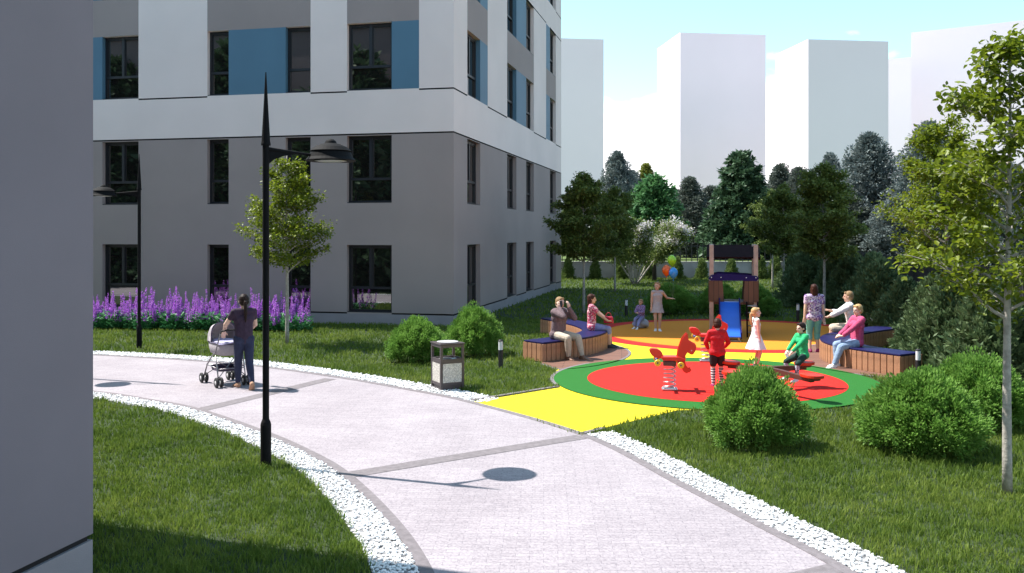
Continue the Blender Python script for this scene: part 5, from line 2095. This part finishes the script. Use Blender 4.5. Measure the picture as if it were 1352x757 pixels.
# slide: trough swept along its run
sl_prof = [(0.05, 0.905), (-0.12, 0.90), (-0.35, 0.78), (-0.75, 0.545), (-1.15, 0.315), (-1.38, 0.20), (-1.58, 0.165), (-1.80, 0.16)]
W2 = 0.245
mb = MB()
for i in range(len(sl_prof) - 1):
    (y0, z0), (y1, z1) = sl_prof[i], sl_prof[i + 1]
    mb.add([(-W2, y0, z0), (W2, y0, z0), (W2, y1, z1), (-W2, y1, z1)], [(0, 1, 2, 3)])
    mb.add([(-W2, y0, z0 - 0.03), (W2, y0, z0 - 0.03), (W2, y1, z1 - 0.03), (-W2, y1, z1 - 0.03)], [(0, 1, 2, 3)])
mb.add([(-W2, -1.80, 0.13), (W2, -1.80, 0.13), (W2, -1.80, 0.16), (-W2, -1.80, 0.16)], [(0, 1, 2, 3)])
slide_o = mb.build('slide', M_SLIDE, tower_o, (-0.11, 0, 0), smooth=False)
for s in (-1, 1):
    mb = MB()
    pts = [(y, z + 0.10) for y, z in sl_prof] + [(y, z - 0.06) for y, z in sl_prof[::-1]]
    mb.prism(pts, -0.014, 0.014, 0, Matrix.Translation((s * (W2 + 0.016), 0, 0)) @ Matrix(((0, 0, 1, 0), (1, 0, 0, 0), (0, 1, 0, 0), (0, 0, 0, 1))))
    mb.build('slide_side', M_TNAVY, slide_o)
mb = MB()
for s in (-1, 1):
    mb.tube([(s * 0.2, -1.6, 0.13), (s * 0.2, -1.6, 0.0)], 0.022, 8)
mb.box((0, -1.6, 0.02), (0.5, 0.06, 0.03))
mb.build('slide_foot', M_STEEL, slide_o)
# climbing ladder with round grips beside the slide
lad = empty('ladder_tmp')
bpy.data.objects.remove(lad)
mb = MB()
for x in (0.34, 0.62):
    mb.tube([(x, -0.10, 0.9), (x, -0.62, 0.0)], 0.022, 8)
ladder = mb.build('ladder', M_TROOF, tower_o, smooth=True)
rm = MB().tube([(-0.15, 0, 0), (0.15, 0, 0)], 0.017, 8).mesh('rung', [M_STEEL], True)
for k in range(5):
    z = 0.14 + k * 0.165
    link_mesh('rung', rm, ladder, (0.48, -0.10 - 0.52 * (0.9 - z) / 0.9, z))

# ------------------------------------------------------------------ spring riders
M_RIDER = mat('red_rider_panel', (0.66, 0.028, 0.012), 0.4, 0.05, 6)
M_YCAP = mat('yellow_cap', (0.80, 0.55, 0.03), 0.4)
M_BLUEP = mat('blue_grip', (0.05, 0.08, 0.22), 0.4)
S_ = 0.001886


def R(pts):
    return [((x - 245) * S_, (685 - y) * S_) for x, y in pts]


HORSE = R([(300, 392), (300, 372), (312, 350), (318, 300), (335, 250), (352, 200), (376, 165), (396, 143), (408, 150), (410, 185), (420, 212), (450, 230), (478, 243), (485, 268), (476, 305),
           (455, 336), (434, 337), (404, 318), (388, 345), (384, 400), (392, 440), (416, 470), (432, 462), (440, 478), (428, 496), (394, 508), (368, 494), (348, 455), (330, 412)])
TAIL = R([(205, 388), (160, 378), (110, 372), (82, 350), (62, 318), (60, 296), (86, 287), (130, 291), (160, 308), (180, 335), (188, 362), (210, 368)])
SEAT_P = R([(165, 360), (330, 358), (392, 380), (380, 392), (300, 394), (180, 392)])


def rider(loc, rz, label):
    o = empty('spring_rider', loc, rz)
    tag(o, label, 'spring rider', 'red spring riders on the red field')
    for y in (-0.085, 0.085):
        mb = MB()
        mb.prism(HORSE, -0.009, 0.009, 0, Matrix.Translation((0, y, 0)) @ RX)
        hp_ = mb.build('horse_panel', M_RIDER, o, bevel=0.004)
        mb = MB()
        ex, ez = (440 - 245) * S_, (685 - 300) * S_
        mb.ell((ex, y + math.copysign(0.011, y), ez), (0.012, 0.006, 0.012), 8)
        mb.build('bolt', M_SCREW, hp_, smooth=True)
    mb = MB()
    mb.prism(TAIL, -0.07, 0.07, 0, RX)
    mb.build('backrest', M_RIDER, o, bevel=0.01)
    mb = MB()
    mb.prism(SEAT_P, -0.13, 0.13, 0, RX)
    mb.build('seat', M_RIDER, o, bevel=0.008)
    for x, z, y1 in ((-0.215, 0.535, -0.30), (0.175, 0.50, -0.30)):
        for sg in (-1, 1):
            mb = MB()
            mb.tube([(x, sg * 0.10, z), (x, sg * abs(y1), z)], 0.030, 12)
            g = mb.build('grip', M_BLUEP, o, smooth=True)
            mb = MB()
            mb.lathe([(0.012, -0.014), (0.050, -0.014), (0.056, -0.006), (0.056, 0.006), (0.050, 0.014), (0.018, 0.014), (0.016, 0.009)], 20, (x, sg * (abs(y1) + 0.012), z), 0, Matrix.Rotation(-sg * PI / 2, 4, 'X'))
            mb.ell((x, sg * (abs(y1) + 0.026), z), (0.015, 0.006, 0.015), 8, 1)
            mb.build('grip_cap', [M_YCAP, M_BLUEP], g)
    # coil spring, mounting plate and clamps
    pts, n = [], 120
    for k in range(n + 1):
        t = k / n
        a = t * 2 * PI * 5.5
        pts.append((0.100 * math.cos(a), 0.100 * math.sin(a), 0.055 + t * 0.40))
    mb = MB().tube(pts, 0.0125, 8)
    mb.build('spring', M_STEEL, o, smooth=True)
    mb = MB().box((0, 0, 0.490), (0.22, 0.20, 0.07))
    mb.build('clamp', mat('clamp_brown', (0.10, 0.05, 0.05), 0.5), o, bevel=0.006)
    mb = MB().box((0, 0, 0.046), (0.27, 0.22, 0.02))
    for a in (0, 1, 2, 3):
        mb.ell((0.11 * (1 if a & 1 else -1), 0.085 * (1 if a & 2 else -1), 0.06), (0.016, 0.016, 0.01), 8)
    mb.build('base_plate', M_STEEL, o, bevel=0.004)
    return o


p = G(884, 517)
rider((p.x, p.y, 0.0), -0.12, 'red horse spring rider out in the open, its coil spring in full view')
p = G(932, 479)
rider((p.x, p.y, 0.0), -0.10, 'red horse spring rider half hidden by the boy in the red pullover')

# ------------------------------------------------------------------ four-seat seesaw
M_BEAM = mat('seesaw_beam_brown', (0.085, 0.028, 0.018), 0.55, 0.15, 8)
M_SRED = mat('seesaw_red_seat', (0.62, 0.030, 0.010), 0.38)
see = empty('seesaw', (4.42, 15.57, 0))
tag(see, 'four-seat seesaw of two crossed brown beams with red seats', 'seesaw')
ends = [((3.66 - 4.42, 15.08 - 15.57), (5.20 - 4.42, 16.16 - 15.57)), ((3.90 - 4.42, 16.30 - 15.57), (4.86 - 4.42, 14.70 - 15.57))]
for q, (a, b) in enumerate(ends):
    a, b = Vector((a[0], a[1], 0)), Vector((b[0], b[1], 0))
    d = (b - a).normalized()
    mb = MB()
    prof = []
    n = 14
    s = Vector((-d.y, d.x, 0))
    for k in range(n + 1):
        t = k / n
        p = a + (b - a) * t
        z = 0.40 - 0.045 * (1 - (2 * t - 1) ** 2) * -1 + (0.008 if q else 0) - 0.045
        hw = 0.028 + 0.030 * (1 - abs(2 * t - 1))
        prof.append((p, z, hw))
    for k in range(n):
        (p0, z0, h0), (p1, z1, h1) = prof[k], prof[k + 1]
        vs = []
        for p, z, h in ((p0, z0, h0), (p1, z1, h1)):
            for sx, sz in ((-1, -1), (1, -1), (1, 1), (-1, 1)):
                vs.append(p + s * 0.045 * sx + Vector((0, 0, z + h * sz)))
        mb.add(vs, [(0, 4, 5, 1), (1, 5, 6, 2), (2, 6, 7, 3), (3, 7, 4, 0)] + ([(0, 1, 2, 3)] if k == 0 else []) + ([(4, 7, 6, 5)] if k == n - 1 else []))
    mb.build('beam', M_BEAM, see)
    for e, dd in ((a, -d), (b, d)):
        # rounded triangular seat
        c = e - dd * 0.02
        sd = Vector((-dd.y, dd.x, 0))
        pts = []
        for k in range(24):
            an = 2 * PI * k / 24
            u, v = math.cos(an), math.sin(an)
            w = 0.175 * (1.0 - 0.32 * (0.5 - 0.5 * u))
            pts.append(c + dd * (0.215 * u) + sd * (w * v))
        mb = MB()
        mb.prism([(p.x, p.y) for p in pts], 0.415, 0.465)
        mb.prism([((c + (p - c) * 0.72).x, (c + (p - c) * 0.72).y) for p in pts], 0.375, 0.415, 1)
        mb.build('seat', [M_SRED, M_BEAM], see, bevel=0.008)
mb = MB()
mb.lathe([(0.16, 0.026), (0.16, 0.05), (0.09, 0.07), (0.075, 0.12), (0.075, 0.36), (0.06, 0.38)], 20)
mb.build('pedestal', M_STEEL, see, smooth=False)

# ------------------------------------------------------------------ balloons
def balloon(p, col, rz, label, hand):
    m = mat('balloon_rubber', col, 0.22, spec=0.6)
    prof = []
    for k in range(19):
        t = k / 18
        th = PI * (1 - t)
        r = 0.142 * math.sin(PI * t) ** 0.62 * (0.62 + 0.38 * math.sqrt(t))
        prof.append((max(r, 0.004), -0.175 + 0.33 * t))
    mb = MB().lathe(prof, 24)
    mb.lathe([(0.022, -0.215), (0.010, -0.19), (0.006, -0.18)], 12)
    o = mb.build('balloon', m, None, p, smooth=True)
    tag(o, label, 'balloon', 'balloons above the girl in grey')
    h = Vector(hand) - Vector(p)
    st = Vector((0, 0, -0.21))
    pts = [st.lerp(h, t) + Vector((0.02 * math.sin(t * 5), 0, -0.02 * math.sin(PI * t))) for t in np.linspace(0, 1, 9)]
    mb = MB().tube(pts, 0.0013, 5)
    mb.build('string', mat('grey_string', (0.25, 0.25, 0.25), 0.8), o, smooth=True)
    return o


bo, bj = PEOPLE['balloon']
hp = on_person(bo, bj['wri'][0] + Vector((-0.08, 0.02, 0.0)))
balloon(GY(887, 25.7, CAM_H - (344 - HOR) * 25.7 / FPX), (0.33, 0.62, 0.02), 0, 'lime green balloon, topmost of the three', hp)
balloon(GY(880, 25.5, CAM_H - (357 - HOR) * 25.5 / FPX), (0.70, 0.110, 0.012), 0, 'orange balloon floating beside the blue one', hp)
balloon(GY(889, 25.4, CAM_H - (360.5 - HOR) * 25.4 / FPX), (0.035, 0.26, 0.72), 0, 'bright blue balloon, lowest of the three', hp)

# boulder under the small child
M_ROCK = mat('pale_boulder', (0.36, 0.38, 0.43), 0.9, 0.25, 6, 0.5, 30)
to = PEOPLE['toddler'][0]
bm = bmesh.new()
bmesh.ops.create_icosphere(bm, subdivisions=4, radius=1.0)
for v in bm.verts:
    q = v.co.copy()
    n_ = 0.10 * math.sin(q.x * 3.1 + 1) * math.sin(q.y * 2.7) + 0.06 * math.sin(q.z * 6 + q.x * 5)
    v.co = Vector((q.x * 0.235, q.y * 0.20, q.z * 0.155)) * (1 + n_)
    if v.co.z < -0.115:
        v.co.z = -0.115
me = bpy.data.meshes.new('boulder')
bm.to_mesh(me)
bm.free()
me.materials.append(M_ROCK)
me.polygons.foreach_set('use_smooth', [True] * len(me.polygons))
pp = on_person(to, (0.04, -0.06, 0.132))
bo_ = link_mesh('boulder', me, None, (pp.x, pp.y, 0.132))
tag(bo_, 'pale grey boulder the small blond child sits on', 'boulder')

# ------------------------------------------------------------------ stroller
M_FAB = mat('grey_canvas', (0.42, 0.38, 0.41), 0.9, 0.08, 40, 0.25, 150)
M_FABD = mat('violet_canvas', (0.060, 0.045, 0.085), 0.85, 0.1, 30)
M_BLANK = mat('lavender_blanket', (0.42, 0.40, 0.58), 0.9, 0.06, 20, 0.2, 50)
M_CHROME = mat('satin_tube', (0.30, 0.285, 0.30), 0.35, metal=0.8)
M_TYRE = mat('black_tyre', (0.016, 0.016, 0.018), 0.75)
M_RIM = mat('white_hub', (0.70, 0.68, 0.68), 0.4)
pram = empty('stroller', (-5.23, 16.55, 0), math.atan2(0.62, 0.78))
tag(pram, 'grey stroller with raised hood and lavender blanket in front of the walking woman', 'stroller')


def super_ring(cy, a, b, z, n=28, e=0.55):
    out = []
    for k in range(n):
        t = 2 * PI * k / n
        c, s = math.cos(t), math.sin(t)
        out.append(Vector((a * math.copysign(abs(c) ** e, c), cy + b * math.copysign(abs(s) ** e, s), z)))
    return out


mb = MB()
rings = [super_ring(0.02, 0.15, 0.27, 0.545), super_ring(0.02, 0.19, 0.33, 0.575), super_ring(0.02, 0.205, 0.365, 0.66), super_ring(0.02, 0.215, 0.385, 0.78), super_ring(0.02, 0.205, 0.375, 0.785), super_ring(0.02, 0.195, 0.355, 0.70)]
n = 28
vs = [p for r in rings for p in r]
fs = [(i * n + k, i * n + (k + 1) % n, (i + 1) * n + (k + 1) % n, (i + 1) * n + k) for i in range(len(rings) - 1) for k in range(n)]
fs += [tuple(range(n))[::-1], tuple(range((len(rings) - 1) * n, len(rings) * n))]
mb.add(vs, fs)
cot = mb.build('carrycot', M_FAB, pram, smooth=True)
mb = MB()
r0, r1 = super_ring(0.02, 0.219, 0.389, 0.752), super_ring(0.02, 0.219, 0.389, 0.792)
mb.add(r0 + r1, [(k, (k + 1) % n, n + (k + 1) % n, n + k) for k in range(n)])
mb.build('trim', M_FABD, cot, smooth=True)
# blanket over the foot end, humped
mb = MB()
nx, ny = 10, 14
vs, fs = [], []
for j in range(ny + 1):
    v = j / ny
    y = -0.375 + 0.52 * v
    for i in range(nx + 1):
        u = -1 + 2 * i / nx
        vs.append((u * 0.222 * (1 if v > 0.12 else 0.75 + 2.1 * v), y, 0.775 + 0.055 * (1 - u ** 4) * (0.4 + 0.6 * v) + 0.008 * math.sin(9 * v + 3 * u)))
fs = [(j * (nx + 1) + i, j * (nx + 1) + i + 1, (j + 1) * (nx + 1) + i + 1, (j + 1) * (nx + 1) + i) for j in range(ny) for i in range(nx)]
mb.add(vs, fs)
bl = mb.build('blanket', M_BLANK, pram, smooth=True)
sd = bl.modifiers.new('thick', 'SOLIDIFY')
sd.thickness = 0.018
# hood: canvas stretched over bows hinged at the sides
mb = MB()
vs, fs = [], []
na, nb = 12, 18
for i in range(na + 1):
    ph = math.radians(-4 + 100 * i / na)
    for k in range(nb + 1):
        t = PI * k / nb
        r = 0.335 * (math.sin(t) ** 0.45 if 0 < k < nb else 0.0)
        rib = 1.0 + 0.018 * math.cos(i * PI / 2)
        vs.append((0.222 * math.copysign(abs(math.cos(t)) ** 0.6, math.cos(t)), 0.085 + r * math.cos(ph) * rib * 0.95, 0.785 + r * math.sin(ph) * rib * 0.98))
fs = [(i * (nb + 1) + k, i * (nb + 1) + k + 1, (i + 1) * (nb + 1) + k + 1, (i + 1) * (nb + 1) + k) for i in range(na) for k in range(nb)]
mb.add(vs, fs)
hood = mb.build('hood', M_FAB, pram, smooth=True)
sd = hood.modifiers.new('thick', 'SOLIDIFY')
sd.thickness = 0.012
edge = vs[-(nb + 1):]
mb = MB().tube(edge, 0.011, 8)
mb.build('hood_bow', M_FABD, hood, smooth=True)
# chassis tubes
AX = 0.25
mb = MB()
for s in (-1, 1):
    x = s * AX
    mb.tube([(x, 0.38, 0.10), (x, 0.20, 0.36), (x, 0.02, 0.50), (x, -0.20, 0.62), (x, -0.46, 0.98)], 0.013, 8)
    mb.tube([(x, -0.36, 0.10), (x, -0.30, 0.30), (x, -0.22, 0.56)], 0.013, 8)
    mb.tube([(x, 0.36, 0.14), (x * 0.6, -0.05, 0.34), (x, -0.34, 0.18)], 0.008, 8)
    mb.tube([(x, -0.30, 0.34), (x, 0.24, 0.36)], 0.010, 8)
mb.tube([(-AX, -0.30, 0.32), (AX, -0.30, 0.32)], 0.010, 8)
mb.tube([(-AX, 0.24, 0.34), (AX, 0.24, 0.34)], 0.010, 8)
mb.tube([(-AX, -0.36, 0.10), (AX, -0.36, 0.10)], 0.010, 8)
mb.tube([(-AX, -0.33, 0.16), (AX, 0.10, 0.50)], 0.008, 8)
mb.tube([(AX, -0.33, 0.16), (-AX, 0.10, 0.50)], 0.008, 8)
mb.build('chassis', M_CHROME, pram, smooth=True)
mb = MB().tube([(-AX, -0.46, 0.98), (-AX, -0.50, 1.02), (-AX * 0.6, -0.53, 1.035), (AX * 0.6, -0.53, 1.035), (AX, -0.50, 1.02), (AX, -0.46, 0.98)], 0.016, 8)
mb.build('handle', M_TYRE, pram, smooth=True)
mb = MB()
nn = super_ring(-0.03, 0.20, 0.24, 0.27), super_ring(-0.03, 0.22, 0.27, 0.34)
mb.add(nn[0] + nn[1], [(k, (k + 1) % n, n + (k + 1) % n, n + k) for k in range(n)] + [tuple(range(n))])
mb.build('basket', M_FABD, pram, smooth=True)
RYz = Matrix.Rotation(PI / 2, 4, 'Y')
wm = MB().lathe([(0.052, -0.020), (0.078, -0.021), (0.090, -0.012), (0.092, 0), (0.090, 0.012), (0.078, 0.021), (0.052, 0.020)], 24, (0, 0, 0), 0, RYz).mesh('wheel', [M_TYRE], True)
hm = MB().lathe([(0.012, -0.027), (0.020, -0.025), (0.048, -0.016), (0.054, -0.010), (0.054, 0.010), (0.048, 0.016), (0.020, 0.025), (0.012, 0.027)], 20, (0, 0, 0), 0, RYz).mesh('hub', [M_RIM], False)
for s in (-1, 1):
    for y in (-0.37, 0.37):
        for q in (-0.042, 0.042):
            w_ = link_mesh('wheel', wm, pram, (s * AX + q, y, 0.101))
            link_mesh('hub', hm, w_)

# ------------------------------------------------------------------ litter bin
M_BINF = mat('bin_brown_frame', (0.060, 0.045, 0.048), 0.5, 0.1, 10)
M_BINP = mat('bin_pebble_panel', (0.52, 0.49, 0.45), 0.9, 0.45, 60, 0.7, 70)
M_BINT = mat('bin_grey_top', (0.50, 0.49, 0.50), 0.45, 0.1, 10)
p = G(591, 517)
bin_o = empty('litter_bin', (p.x - 0.02, p.y + 0.27, 0.0), math.radians(27))
tag(bin_o, 'square brown litter bin with pebble panels standing at the path edge', 'litter bin')
B = 0.225
mb = MB()
for sx in (-1, 1):
    for sy in (-1, 1):
        mb.box((sx * (B - 0.022), sy * (B - 0.022), 0.42), (0.044, 0.044, 0.76))
for z, h in ((0.115, 0.05), (0.515, 0.08), (0.775, 0.05)):
    for s in (-1, 1):
        mb.box((0, s * (B - 0.020), z), (2 * B - 0.09, 0.030, h))
        mb.box((s * (B - 0.020), 0, z), (0.030, 2 * B - 0.09, h))
mb.build('frame', M_BINF, bin_o, bevel=0.004)
mb = MB().box((0, 0, 0.05), (2 * B - 0.05, 2 * B - 0.05, 0.10))
mb.build('base', M_BINF, bin_o)
for k in range(4):
    a = k * PI / 2
    mb = MB().box((0, 0, 0), (2 * B - 0.095, 0.02, 0.33))
    q = mb.build('panel', M_BINP, bin_o)
    q.location = (math.cos(a) * (B - 0.018), math.sin(a) * (B - 0.018), 0.308)
    q.rotation_euler = (0, 0, a + PI / 2)
mb = MB()
mb.prism([(-B - 0.012, -B - 0.012), (B + 0.012, -B - 0.012), (B + 0.012, B + 0.012), (-B - 0.012, B + 0.012)], 0.803, 0.826)
lid = mb.build('lid', M_BINF, bin_o, bevel=0.006)
mb = MB()
mb.lathe([(0.085, 0.832), (0.19, 0.832), (0.19, 0.838), (0.085, 0.838)], 28)
mb.build('ash_plate', M_BINT, lid)
mb = MB().lathe([(0.155, 0.10), (0.165, 0.50), (0.16, 0.54)], 20)
mb.build('liner', M_STEEL, bin_o, smooth=True)

# ------------------------------------------------------------------ bollard lights
M_BOLL = mat('bollard_black', (0.018, 0.017, 0.020), 0.5)
M_OPAL = mat('opal_lens', (0.72, 0.72, 0.74), 0.35)
spots = [((661, 486), 0, 'bollard light on the grass between the round bush and the first bench'),
         (None, (1.32, 26.1), 'bollard light behind the first bench, half hidden by the jacketed man'),
         (None, (3.76, 29.9), "bollard light on the shaded lawn beside the small child's boulder"),
         (None, (8.84, 28.1), 'bollard light on the shaded lawn left of the violet blouse woman'),
         (None, (9.55, 24.1), 'bollard light behind the second bench, next to the white-shirted man'),
         (None, (7.62, 17.05), 'bollard light at the cut end of the second bench, in front of the slats')]
proto = None
for px, xy, lab in spots:
    p = G(*px) if px else Vector((xy[0], xy[1], 0))
    if proto is None:
        proto = empty('bollard_light', (p.x, p.y, 0))
        mb = MB().lathe([(0.060, 0.0), (0.060, 0.012), (0.048, 0.016), (0.048, 0.37)], 20)
        mb.build('post', M_BOLL, proto, smooth=False)
        mb = MB().lathe([(0.045, 0.37), (0.045, 0.545)], 20)
        mb.build('lens', M_OPAL, proto, smooth=False)
        mb = MB().lathe([(0.049, 0.545), (0.049, 0.565), (0.035, 0.575)], 20)
        mb.build('cap', M_BOLL, proto)
        tag(proto, lab, 'bollard light', 'bollard lights around the playground')
    else:
        dup(proto, (p.x, p.y, 0), 0.4 * random.random(), 1.0, lab)

# ------------------------------------------------------------------ street lamps
M_LAMP = mat('lamp_black', (0.006, 0.006, 0.007), 0.75, 0.1, 10, spec=0.15)
M_LENS = mat('lamp_glass', (0.45, 0.46, 0.44), 0.2)
lp = G(351, 617)
lamp = empty('street_lamp', (lp.x, lp.y, 0), math.atan2(0.44, 0.70))
tag(lamp, 'tall black street lamp with spike and dish head at the near lawn edge', 'street lamp', 'black lamps along the path')
mb = MB().lathe([(0.062, 0.0), (0.062, 0.50), (0.055, 0.53), (0.040, 0.565), (0.038, 0.60), (0.038, 3.78)], 20)
mb.build('pole', M_LAMP, lamp, smooth=False)
mb = MB().lathe([(0.056, 3.78), (0.056, 3.80), (0.050, 3.83), (0.032, 4.15), (0.016, 4.45), (0.006, 4.64)], 16)
mb.build('spike', M_LAMP, lamp)
AL = 0.80
mb = MB()
mb.tube([(0.03, 0, 3.74), (0.35, 0, 3.71), (AL - 0.2, 0, 3.69)], [0.024, 0.020, 0.016], 10)
mb.prism([(0.03, 3.56), (0.10, 3.62), (0.22, 3.668), (0.36, 3.69), (0.36, 3.70), (0.03, 3.72)], -0.008, 0.008, 0, RX)
mb.build('arm', M_LAMP, lamp)
mb = MB()
mb.lathe([(0.265, 3.640), (0.300, 3.630), (0.305, 3.638), (0.27, 3.675), (0.245, 3.735), (0.235, 3.745), (0.255, 3.752), (0.20, 3.80), (0.12, 3.835), (0.075, 3.845), (0.062, 3.875), (0.035, 3.895), (0.008, 3.90)], 32, (AL, 0, 0))
head = mb.build('lamp_head', M_LAMP, lamp, smooth=False)
mb = MB().lathe([(0.20, 3.632), (0.15, 3.622), (0.05, 3.616), (0.005, 3.615)], 28, (AL, 0, 0))
mb.build('lens', M_LENS, head, smooth=True)
dup(lamp, (-8.92, 21.75, 0), PI + 0.2, 1.0, 'black street lamp on the far lawn in front of the flower bed')
dup(lamp, (-8.62, 17.35, 0), PI + 0.15, 1.0, 'black street lamp behind the near grey building, its round shadow alone on the path')
# ------------------------------------------------------------------ sky, sun, exposure
SUN_DIR = Vector((-0.60, 0.21, 1.0)).normalized()          # towards the sun
sun_d = bpy.data.lights.new('sun', 'SUN')
sun_d.energy = 5.0
sun_d.angle = math.radians(0.5)
sun_d.color = (1.0, 0.95, 0.885)
sun = bpy.data.objects.new('sun', sun_d)
COL.objects.link(sun)
sun.rotation_euler = SUN_DIR.to_track_quat('Z', 'Y').to_euler()
sun.location = (-20, 10, 40)
world = bpy.data.worlds.new('World')
scene.world = world
world.use_nodes = True
nt = world.node_tree
N, L = nt.nodes, nt.links
bg = N['Background']
sky = N.new('ShaderNodeTexSky')
sky.sky_type = 'NISHITA'
sky.sun_disc = False
sky.sun_elevation = math.asin(SUN_DIR.z)
sky.sun_rotation = math.atan2(SUN_DIR.x, SUN_DIR.y)
sky.air_density = 1.0
sky.dust_density = 0.6
sky.ozone_density = 1.0
# fair-weather clouds: noise on the sky direction
tc = N.new('ShaderNodeTexCoord')
mp = N.new('ShaderNodeMapping')
mp.inputs['Scale'].default_value = (1.0, 1.0, 2.6)
mp.inputs['Location'].default_value = (0.35, 0.1, 0.55)
L.new(tc.outputs['Generated'], mp.inputs['Vector'])
nz = N.new('ShaderNodeTexNoise')
nz.inputs['Scale'].default_value = 3.2
nz.inputs['Detail'].default_value = 7.0
nz.inputs['Roughness'].default_value = 0.55
L.new(mp.outputs['Vector'], nz.inputs['Vector'])
# cloud bank low over the horizon, broken fair-weather cloud above it
sx = N.new('ShaderNodeSeparateXYZ')
L.new(tc.outputs['Generated'], sx.inputs['Vector'])
bank = N.new('ShaderNodeMapRange')
bank.inputs['From Min'].default_value = 0.222
bank.inputs['From Max'].default_value = 0.12
bank.inputs['To Min'].default_value = -0.13
bank.inputs['To Max'].default_value = 0.22
L.new(sx.outputs['Z'], bank.inputs['Value'])
ad = N.new('ShaderNodeMath')
ad.operation = 'ADD'
L.new(nz.outputs['Fac'], ad.inputs[0])
L.new(bank.outputs['Result'], ad.inputs[1])
rp = N.new('ShaderNodeValToRGB')
rp.color_ramp.elements[0].position = 0.50
rp.color_ramp.elements[1].position = 0.60
L.new(ad.outputs[0], rp.inputs['Fac'])
tint = N.new('ShaderNodeMix')
tint.data_type = 'RGBA'
tint.blend_type = 'MULTIPLY'
tint.inputs['Factor'].default_value = 1.0
tint.inputs['B'].default_value = (1.25, 1.42, 1.20, 1)
L.new(sky.outputs['Color'], tint.inputs['A'])
mx = N.new('ShaderNodeMix')
mx.data_type = 'RGBA'
mx.inputs['B'].default_value = (9.0, 9.0, 9.2, 1)
L.new(rp.outputs['Color'], mx.inputs['Factor'])
L.new(tint.outputs['Result'], mx.inputs['A'])
L.new(mx.outputs['Result'], bg.inputs['Color'])
bg.inputs['Strength'].default_value = 0.125
scene.view_settings.view_transform = 'Standard'
scene.view_settings.look = 'None'
scene.view_settings.gamma = 1.0
scene.view_settings.exposure = 0.86
scene.cycles.max_bounces = 8
scene.cycles.diffuse_bounces = 3
scene.cycles.transparent_max_bounces = 8
scene.cycles.use_denoising = True
